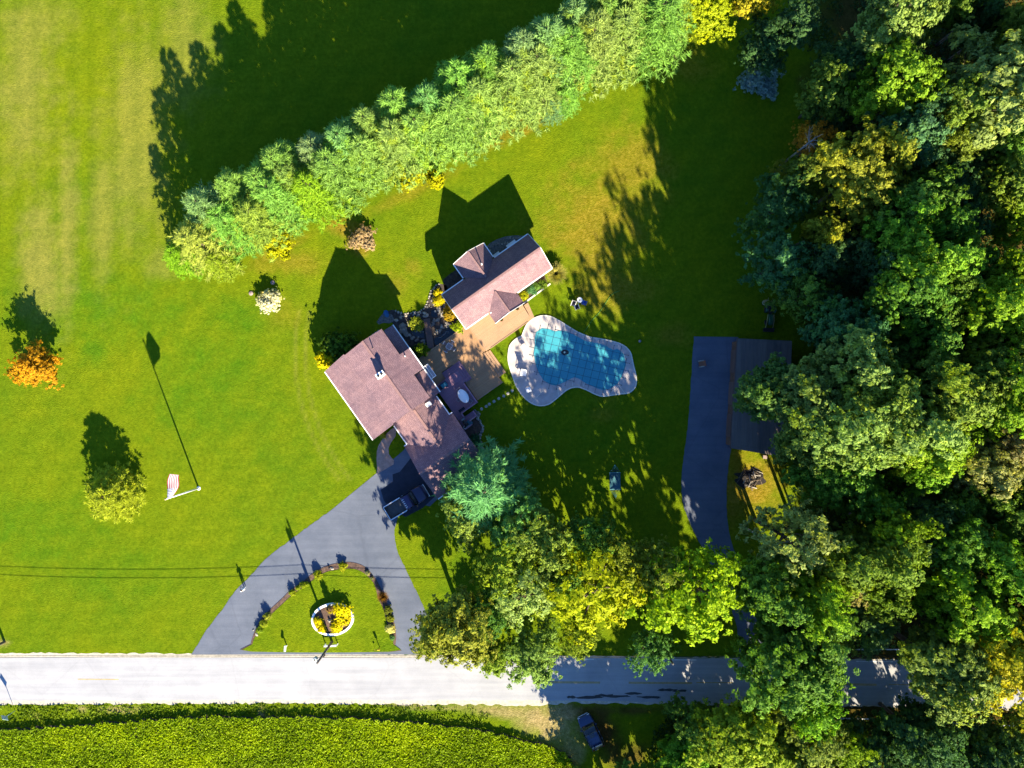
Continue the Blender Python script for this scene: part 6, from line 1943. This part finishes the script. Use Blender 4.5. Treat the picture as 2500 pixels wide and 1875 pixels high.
def pickup(px, py, rot):
    x, y = W2(px, py, 1.0)
    e = thing('pickup_truck', 'dark blue pickup truck with open bed parked in front of the garage', 'pickup truck', (x, y, .02), rot)
    B = lambda m, n, mt, **k: m.build(n, mt, e, local=True, **k)
    # hood, cab base (x forward)
    m = MB(); m.loft([section(-.35, .93, .42, 1.05, .08), section(.9, .94, .42, 1.08, .09), section(1.25, .94, .42, 1.12, .1), section(1.7, .93, .42, 1.13, .12), section(2.3, .90, .43, 1.08, .14), section(2.6, .83, .45, .98, .15), section(2.72, .72, .5, .88, .14)])
    B(m, 'front_body', M['truck'])
    m = MB()
    for s_ in (-1, 1):
        m.box((-1.55, .89 * s_, .8), (2.42, .10, .62))
    m.box((-2.72, 0, .78), (.08, 1.68, .58)); m.box((-.38, 0, .78), (.06, 1.68, .6)); 
    bedw = B(m, 'bed_side', M['truck'], bevel=.03)
    m = MB(); m.box((-1.55, 0, .62), (2.3, 1.66, .08)); bf = B(m, 'bed_floor', M['bedliner'])
    for k in range(7): MB().box((-1.55, -.66 + .22 * k, .668), (2.24, .08, .016)).build('rib', M['bedliner'], bf, local=True)
    m = MB()
    for s_ in (-1, 1): m.box((-1.55, .89 * s_, 1.13), (2.3, .12, .035))
    m.box((-2.72, 0, 1.09), (.1, 1.7, .03)); B(m, 'bed_rail', M['chrome'])
    # cab glasshouse and roof
    m = MB(); m.loft([section(-.36, .90, 1.0, 1.58, .1, .12), section(-.25, .90, 1.0, 1.74, .12, .14), section(.2, .90, 1.0, 1.79, .12, .14), section(.7, .90, 1.0, 1.76, .12, .14), section(1.32, .90, 1.0, 1.10, .04, .05)])
    B(m, 'glasshouse', M['glass'])
    m = MB(); m.loft([section(-.32, .77, 1.70, 1.775, .03), section(-.1, .79, 1.74, 1.83, .04), section(.4, .79, 1.74, 1.845, .04), section(.78, .77, 1.70, 1.80, .03)])
    cr = B(m, 'cab_roof', M['truck_roof'])
    for k in range(5): MB().box((-.12, -.50 + .25 * k, 1.85), (.22, .07, .03)).build('roof_lamp', M['lamp'], cr, local=True)
    for s_ in (-1, 1):
        m = MB(); m.box((.35, .935 * s_, .92), (1.1, .02, .6)); dr_ = B(m, 'door', M['truck'])
        MB().box((-.05, .955 * s_, 1.02), (.16, .03, .04)).build('handle', M['chrome'], dr_, local=True)
        m = MB(); m.box((.95, 1.06 * s_, 1.15), (.14, .24, .17)); B(m, 'mirror', M['steel'], bevel=.03)
        m = MB(); m.box((2.58, .66 * s_, .82), (.14, .28, .16)); B(m, 'headlight', M['lamp'])
        m = MB(); m.box((-2.74, .84 * s_, .88), (.06, .12, .3)); B(m, 'tail_light', M['redlamp'])
        for xx in (-1.75, 1.72): wheel(e, xx, .84 * s_, .38, .26, s_)
    m = MB(); m.box((2.76, 0, .55), (.12, 1.72, .2)); B(m, 'bumper', M['chrome'], bevel=.04)
    m = MB(); m.box((-2.86, 0, .52), (.18, 1.78, .18)); B(m, 'bumper', M['steel'], bevel=.04)
    m = MB(); m.box((2.70, 0, .78), (.05, 1.0, .22)); B(m, 'grille', M['steel'])
    m = MB(); m.box((0, 0, .46), (4.9, 1.5, .16)); B(m, 'chassis', M['steel'])
    return e
pickup(992, 1226, R(31))

def suv(px, py, rot):
    x, y = W2(px, py, .9)
    e = thing('parked_suv', 'dark blue parked car on the dirt track below the road', 'car', (x, y, 0), rot)
    B = lambda m, n, mt, **k: m.build(n, mt, e, local=True, **k)
    m = MB(); m.loft([section(-2.2, .72, .45, .8, .12), section(-2.1, .82, .4, .98, .14), section(-1.6, .89, .35, 1.04, .12), section(0, .9, .35, 1.02, .1), section(1.0, .9, .35, 1.02, .1), section(1.7, .86, .36, .96, .14), section(2.1, .76, .42, .85, .14), section(2.22, .62, .5, .75, .1)])
    B(m, 'body', M['suv'])
    m = MB(); m.loft([section(-2.05, .78, .95, 1.12, .06, .06), section(-1.75, .84, .95, 1.52, .12, .14), section(-.8, .86, .95, 1.62, .12, .14), section(.1, .86, .95, 1.58, .12, .14), section(1.1, .84, .95, 1.04, .03, .05)])
    B(m, 'glasshouse', M['glass'])
    m = MB(); m.loft([section(-1.78, .70, 1.5, 1.575, .03), section(-1.2, .74, 1.56, 1.655, .04), section(-.5, .74, 1.56, 1.665, .04), section(.18, .70, 1.5, 1.61, .03)])
    rf = B(m, 'roof', M['suv'])
    MB().box((-.15, 0, 1.665), (.5, .62, .02)).build('sunroof', M['glass'], rf, local=True)
    for s_ in (-1, 1):
        m = MB(); m.bar((-1.6, .66 * s_, 1.66), (-.1, .66 * s_, 1.68), .04, .05); m.build('roof_rail', M['steel'], rf, local=True)
        for xx in (-.15, -1.05):
            m = MB(); m.box((xx + .1, .905 * s_, .78), (.8, .012, .5)); d_ = B(m, 'door', M['suv'])
            MB().box((xx - .2, .918 * s_, .88), (.14, .02, .035)).build('handle', M['chrome'], d_, local=True)
        m = MB(); m.box((.72, .98 * s_, 1.04), (.14, .2, .14)); B(m, 'mirror', M['suv'], bevel=.03)
        m = MB(); m.box((2.02, .6 * s_, .78), (.3, .26, .12)); B(m, 'headlight', M['lamp'], bevel=.02)
        m = MB(); m.box((-2.15, .68 * s_, .85), (.1, .2, .26)); B(m, 'tail_light', M['redlamp'], bevel=.02)
        for xx in (-1.4, 1.36): wheel(e, xx, .8 * s_, .35, .23, s_)
    m = MB(); m.box((2.23, 0, .56), (.1, 1.3, .16)); B(m, 'bumper', M['chrome'], bevel=.03)
    m = MB(); m.box((-2.25, 0, .5), (.1, 1.4, .18)); B(m, 'bumper', M['steel'], bevel=.03)
    m = MB(); m.box((-2.24, .3, .75), (.02, .4, .14)); B(m, 'number_plate', M['white'])
    return e
suv(1443, 1788, math.atan2(.9, -.44))

def tractor(px, py, rot):
    x, y = W2(px, py, .7)
    e = thing('tractor', 'green compact tractor with front loader parked at the edge of the wood', 'tractor', (x, y, 0), rot)
    B = lambda m, n, mt, **k: m.build(n, mt, e, local=True, **k)
    m = MB(); m.loft([section(-.1, .24, .55, 1.02, .08), section(.5, .25, .55, 1.08, .1), section(1.05, .24, .55, 1.02, .1), section(1.2, .2, .58, .9, .08)]); B(m, 'hood', M['tgreen'])
    m = MB(); m.box((-.35, 0, .55), (1.3, .3, .3)); B(m, 'chassis', M['steel'])
    m = MB(); m.box((-.72, 0, .86), (.42, .46, .12)); m.box((-.93, 0, 1.1), (.1, .46, .42)); B(m, 'seat', M['navy'], bevel=.03)
    m = MB(); m.tube((-.2, 0, .95), (-.34, 0, 1.15), .025); sw = B(m, 'steering_column', M['steel'])
    m = MB(); m.ring((-.36, 0), .19, .19, .03, 1.15, 1.18, 20); m.build('steering_wheel', M['steel'], sw, local=True)
    for s_ in (-1, 1):
        m = MB(); m.loft([[(-.72 + .48 * math.cos(t), yy * s_, .5 + .48 * math.sin(t)) for t in np.linspace(.4, PI - .2, 8)] + [(-.72 + .43 * math.cos(t), yy * s_, .5 + .43 * math.sin(t)) for t in np.linspace(PI - .2, .4, 8)] for yy in (.32, .62)]); B(m, 'fender', M['tgreen'])
        wheel(e, -.72, .5 * s_, .42, .26, s_); wheel(e, .85, .46 * s_, .28, .18, s_)
        m = MB(); m.bar((-.1, .36 * s_, .95), (.7, .42 * s_, .85), .08, .1); m.bar((.7, .42 * s_, .85), (1.55, .44 * s_, .3), .08, .1); B(m, 'loader_arm', M['tanpaint'])
    m = MB(); m.loft([[(1.55, yy, .06), (1.95, yy, .04), (1.97, yy, .10), (1.62, yy, .16), (1.6, yy, .5), (1.52, yy, .5)] for yy in (-.68, .68)], smooth=False); B(m, 'loader_bucket', M['steel'])
    for s_ in (-1, 1):
        m = MB(); m.bar((-.75, .5 * s_, .9), (-1.0, .5 * s_, 1.55), .06, .06); B(m, 'roll_bar_post', M['steel'])
    m = MB(); m.bar((-1.0, -.5, 1.55), (-1.0, .5, 1.55), .06, .06); B(m, 'roll_bar', M['steel'])
    return e
tractor(1881, 770, R(-92))
x, y = W2(1880, 740, .4)
e = thing('mower_deck', 'tan two lobed mower deck lying behind the tractor', 'mower deck', (x, y, 0), R(-6))
MB().loft([[(xx, yw * math.cos(t), .22 + .10 * math.sin(t) * (1 if math.sin(t) > 0 else .9)) for t in np.linspace(0, 2 * PI, 12, endpoint=False)] for xx, yw in ((-.9, .12), (-.8, .28), (-.45, .4), (0, .3), (.45, .4), (.8, .3), (.9, .14))]).build('shell', M['tanpaint'], e, local=True)
for s_ in (-1, 1):
    MB().tube((.45 * s_, 0, .3), (.45 * s_, 0, .38), .16, .14, 14).build('pulley', M['steel'], e, local=True)
    MB().bar((.3 * s_, .1, .34), (.28 * s_, .62, .5), .05, .05).build('hitch_arm', M['tanpaint'], e, local=True)
    MB().tube((.8 * s_, -.25, .1), (.86 * s_, -.25, .1), .1, .1, 12).build('gauge_wheel', M['rubber'], e, local=True)
# dark wheelbarrow under the trees above the tractor
x, y = W2(1895, 700, .5)
e = thing('wheelbarrow', 'dark wheelbarrow under the trees above the tractor', 'wheelbarrow', (x, y, 0), R(40))
MB().loft([[(-.35, -.25, .3), (.3, -.22, .3), (.3, .22, .3), (-.35, .25, .3)], [(-.5, -.36, .62), (.48, -.32, .62), (.48, .32, .62), (-.5, .36, .62)]], smooth=False).build('tray', M['navy'], e, local=True)
for s_ in (-1, 1):
    MB().bar((.55, .1 * s_, .2), (-.95, .3 * s_, .5), .04, .04).build('handle', M['wood_old'], e, local=True)
    MB().bar((-.25, .24 * s_, 0), (-.3, .24 * s_, .36), .04, .04).build('leg', M['steel'], e, local=True)
wheel(e, .62, 0, .2, .09, 1)

# ------------------------------------------------------------------ flat roofed shed on the right
sh = thing('garage_shed', 'long flat roofed shed half hidden under the trees beside the side driveway', 'shed', W(1850, 960, 0))
SZ = 3.2
tl, tr_, br_, bl = W(1800, 826, SZ), W(1935, 832, SZ), W(1925, 1118, SZ), W(1783, 1094, SZ)
MB().slab([(tl.x, tl.y, SZ), (tr_.x, tr_.y, SZ - .25), (br_.x, br_.y, SZ - .25), (bl.x, bl.y, SZ)], .14).build('roof', M['shedroof'], sh)
cc = (tl + tr_ + br_ + bl) / 4
ins = [(cc + (p - cc) * .955) for p in (tl, tr_, br_, bl)]
MB().prism([(p.x, p.y) for p in ins], -.05, SZ - .42).build('wall', M['shedwall'], sh)
MB().bar((tl.x, tl.y, SZ - .06), (bl.x, bl.y, SZ - .06), .06, .16).build('fascia', M['wood_old'], sh)
ns = 11
for k in range(1, ns):
    t = k / ns
    a = tl.lerp(tr_, t); b_ = bl.lerp(br_, t); zz = SZ - .25 * t
    MB().bar((a.x, a.y, zz + .012), (b_.x, b_.y, zz + .012), .05, .03).build('roof_seam', M['shedroof'], sh)
for k in range(3):
    t0, t1 = .08 + .31 * k, .30 + .31 * k
    a = ins[0].lerp(ins[3], t0); b_ = ins[0].lerp(ins[3], t1)
    d = (b_ - a).normalized(); n_ = Vector((d.y, -d.x, 0))
    if n_.x > 0: n_ = -n_
    mid = (a + b_) / 2 + n_ * .04
    m_ = MB(); m_.box((mid.x, mid.y, 1.15), ((b_ - a).length, .06, 2.3), math.atan2(d.y, d.x)); m_.build('door', M['wood_old'], sh)
x, y = W2(1868, 1116, .6)
e = thing('meter_box', 'small grey box standing at the lower corner of the shed', 'box', (x, y, 0), R(-5))
MB().box((0, 0, .3), (.42, .36, .6)).build('cabinet', M['metal'], e, local=True, bevel=.02)
MB().box((0, 0, .62), (.48, .42, .04)).build('lid', M['disc'], e, local=True)

# wooden chair standing on the side driveway
x, y = W2(1712, 888, .5)
e = thing('wooden_chair', 'orange brown wooden chair on the side driveway', 'chair', (x, y, .02), R(-80))
for k in range(5): MB().box((-.24 + .12 * k, -.02, .36), (.1, .5, .03)).build('seat_slat', M['orangewood'], e, local=True)
for k in range(5): MB().bar((-.24 + .12 * k, .24, .34), (-.26 + .13 * k, .46, .95), .1, .025).build('back_slat', M['orangewood'], e, local=True)
for s_ in (-1, 1):
    MB().box((.36 * s_, 0, .56), (.14, .7, .03)).build('arm', M['stone_pale'], e, local=True)
    MB().bar((.32 * s_, -.28, 0), (.32 * s_, -.28, .55), .08, .04).build('leg', M['orangewood'], e, local=True)
    MB().bar((.32 * s_, .32, 0), (.32 * s_, .26, .55), .08, .04).build('leg', M['orangewood'], e, local=True)

# hammock on its stand in the shade
x, y = W2(1501.5, 1174, .6)
e = thing('hammock', 'teal hammock on a stand in the shaded lawn right of the garage', 'hammock', (x, y, 0), R(1))
secs = []
for k in range(9):
    t = k / 8
    yy = 1.0 - 2.0 * t
    sag = .62 - .22 * math.sin(PI * t)
    secs.append([(.66 * s_, yy, sag + .12 * abs(s_) ** 2) for s_ in np.linspace(-1, 1, 9)])
MB().loft(secs, caps=False, closed=False).build('cloth', M['hammock'], e, local=True)
for s_ in (1, -1):
    MB().bar((-.68, 1.02 * s_, .73), (.68, 1.02 * s_, .73), .05, .05).build('spreader_bar', M['teal_pale'], e, local=True)
    rp = MB()
    for k in range(7): rp.tube((-.62 + .206 * k, 1.02 * s_, .72), (0, 2.0 * s_, 1.0), .012, n=5, caps=False)
    rp.build('ropes', M['teal'], e, local=True)
    MB().tube((0, 2.05 * s_, 1.02), (0, 1.15 * s_, .08), .035).build('stand_arm', M['steel'], e, local=True)
    MB().tube((-.55, 1.2 * s_, .05), (.55, 1.2 * s_, .05), .035).build('stand_foot', M['steel'], e, local=True)
MB().tube((0, -1.2, .06), (0, 1.2, .06), .035).build('stand_rail', M['steel'], e, local=True)

# little things on the lawns
for (px, py, r_, h, mt, nm, lb, cat) in ((613, 716, .27, .1, 'disc', 'well_lid', 'round mauve grey lid on the lawn left of the cream bush', 'lid'), (666, 690, .27, .12, 'disc', 'well_lid', 'round reddish lid in the shadow above the cream bush', 'lid'),
                                 (1561.6, 833, .17, .3, 'metal', 'skimmer_bucket', 'small pale bucket on the lawn right of the pool', 'bucket')):
    x, y = W2(px, py)
    e = thing(nm, lb, cat, (x, y, 0))
    MB().lathe([(0, 0), (r_, 0), (r_, h * .7), (r_ * .9, h), (0, h * 1.05)], n=20).build('body', M[mt], e, local=True)
    MB().lathe([(0, h * 1.05), (.04, h * 1.05), (.03, h * 1.05 + .03), (0, h * 1.05 + .035)], n=8).build('knob', M['steel'], e, local=True)
x, y = W2(943, 766, .2)
e = thing('sled', 'blue oval plastic saucer sled in the house shadow', 'sled', (x, y, 0), R(20))
MB().lathe([(0, .05), (.34, .06), (.42, .16), (.46, .17), (.44, .13), (.36, .02), (0, 0)], n=24, sx=.72, sy=1.0).build('dish', M['bluebin'], e, local=True)
for s_ in (-1, 1): MB().bar((.28 * s_, -.1, .17), (.28 * s_, .1, .17), .03, .03).build('handle', M['navy'], e, local=True)

# burnt brush pile on the dry grass
x, y = W2(1832, 1166)
e = thing('brush_pile', 'charred brush pile with pale logs on the dry grass below the shed', 'brush pile', (x, y, 0))
ash_p = [(1.75 * math.cos(t) * rnd.uniform(.55, 1.25), 1.3 * math.sin(t) * rnd.uniform(.55, 1.25)) for t in np.linspace(0, 2 * PI, 18, endpoint=False)]
MB().sheet(smooth_poly(ash_p, 3), .012).build('ash', M['ash'], e, local=True)
for k in range(26):
    a = rnd.uniform(0, 6.28); q = rnd.uniform(.1, 1.5); b_ = rnd.uniform(0, 6.28); L_ = rnd.uniform(.35, .9)
    zz = rnd.uniform(.08, .4)
    MB().tube((q * math.cos(a) - L_ * math.cos(b_), q * math.sin(a) * .8 - L_ * math.sin(b_), zz), (q * math.cos(a) + L_ * math.cos(b_), q * math.sin(a) * .8 + L_ * math.sin(b_), zz + rnd.uniform(-.06, .25)), rnd.uniform(.03, .09), rnd.uniform(.02, .06), 6).build('branch', M['greybark'] if k % 3 == 0 else M['bark'], e, local=True)

# white rails by the road on the right
def rail_fence(pts, h, label, step=2.4):
    a0 = W2(*pts[0], h)
    e = thing('guard_rail', label, 'guard rail', (a0[0], a0[1], 0))
    for i in range(len(pts) - 1):
        a = Vector(W2(*pts[i], h)); b_ = Vector(W2(*pts[i + 1], h))
        MB().bar((a.x, a.y, h - .1), (b_.x, b_.y, h - .1), .07, .24).build('rail', M['white'], e)
        n = max(1, int((b_ - a).length / step))
        for k in range(n + 1):
            p = a.lerp(b_, k / n)
            MB().box((p.x, p.y, h * .48), (.11, .12, h * .96)).build('post', M['polewood'], e)
rail_fence([(2010, 1586), (2200, 1586)], .8, 'white guard rail above the road at right')
rail_fence([(2040, 1754), (2165, 1757)], .8, 'left white guard rail below the road at right')
rail_fence([(2280, 1764), (2520, 1775)], .8, 'right white guard rail below the road at right')
# a few bare grey limbs poking out of the crowns beside the road and drive
def bare_limb(px, py, z, n, spread, label):
    x, y = W2(px, py, z)
    e = thing('dead_tree', label, 'dead tree', (x, y, 0), 0)
    rs = random.Random(int(px))
    MB().tube((0, 0, -.1), (.1, 0, z - 1.5), .16, .09, 7).build('trunk', M['greybark'], e, local=True)
    for k in range(n):
        a = rs.uniform(0, 6.28); L_ = spread * rs.uniform(.5, 1)
        m = MB(); p = Vector((.1, 0, z - 1.5 - rs.uniform(0, 1.2))); d = Vector((math.cos(a), math.sin(a), .7)).normalized()
        r_ = .06
        for s_ in range(4):
            q = p + d * L_ / 4
            m.tube(p, q, r_, r_ * .7, 5, False)
            if s_:
                dd = (d + Vector((rs.uniform(-.9, .9), rs.uniform(-.9, .9), .2))).normalized()
                m.tube(p, p + dd * L_ * .35, r_ * .55, .01, 5, False)
            p = q; r_ *= .7; d = (d + Vector((rs.uniform(-.3, .3), rs.uniform(-.3, .3), rs.uniform(-.1, .2)))).normalized()
        m.build('limb', M['greybark'], e, local=True)
bare_limb(1895, 1335, 15.5, 9, 3.2, 'dead grey tree poking out beside the side driveway')
bare_limb(2085, 1432, 14.5, 9, 2.8, 'dead grey tree over the dark gap of the lower wood')
bare_limb(1990, 335, 13.5, 9, 2.2, 'dead grey tree in the top of the orange tree')
bare_limb(2410, 190, 18.5, 8, 2.6, 'dead grey tree in the very large pale tree')
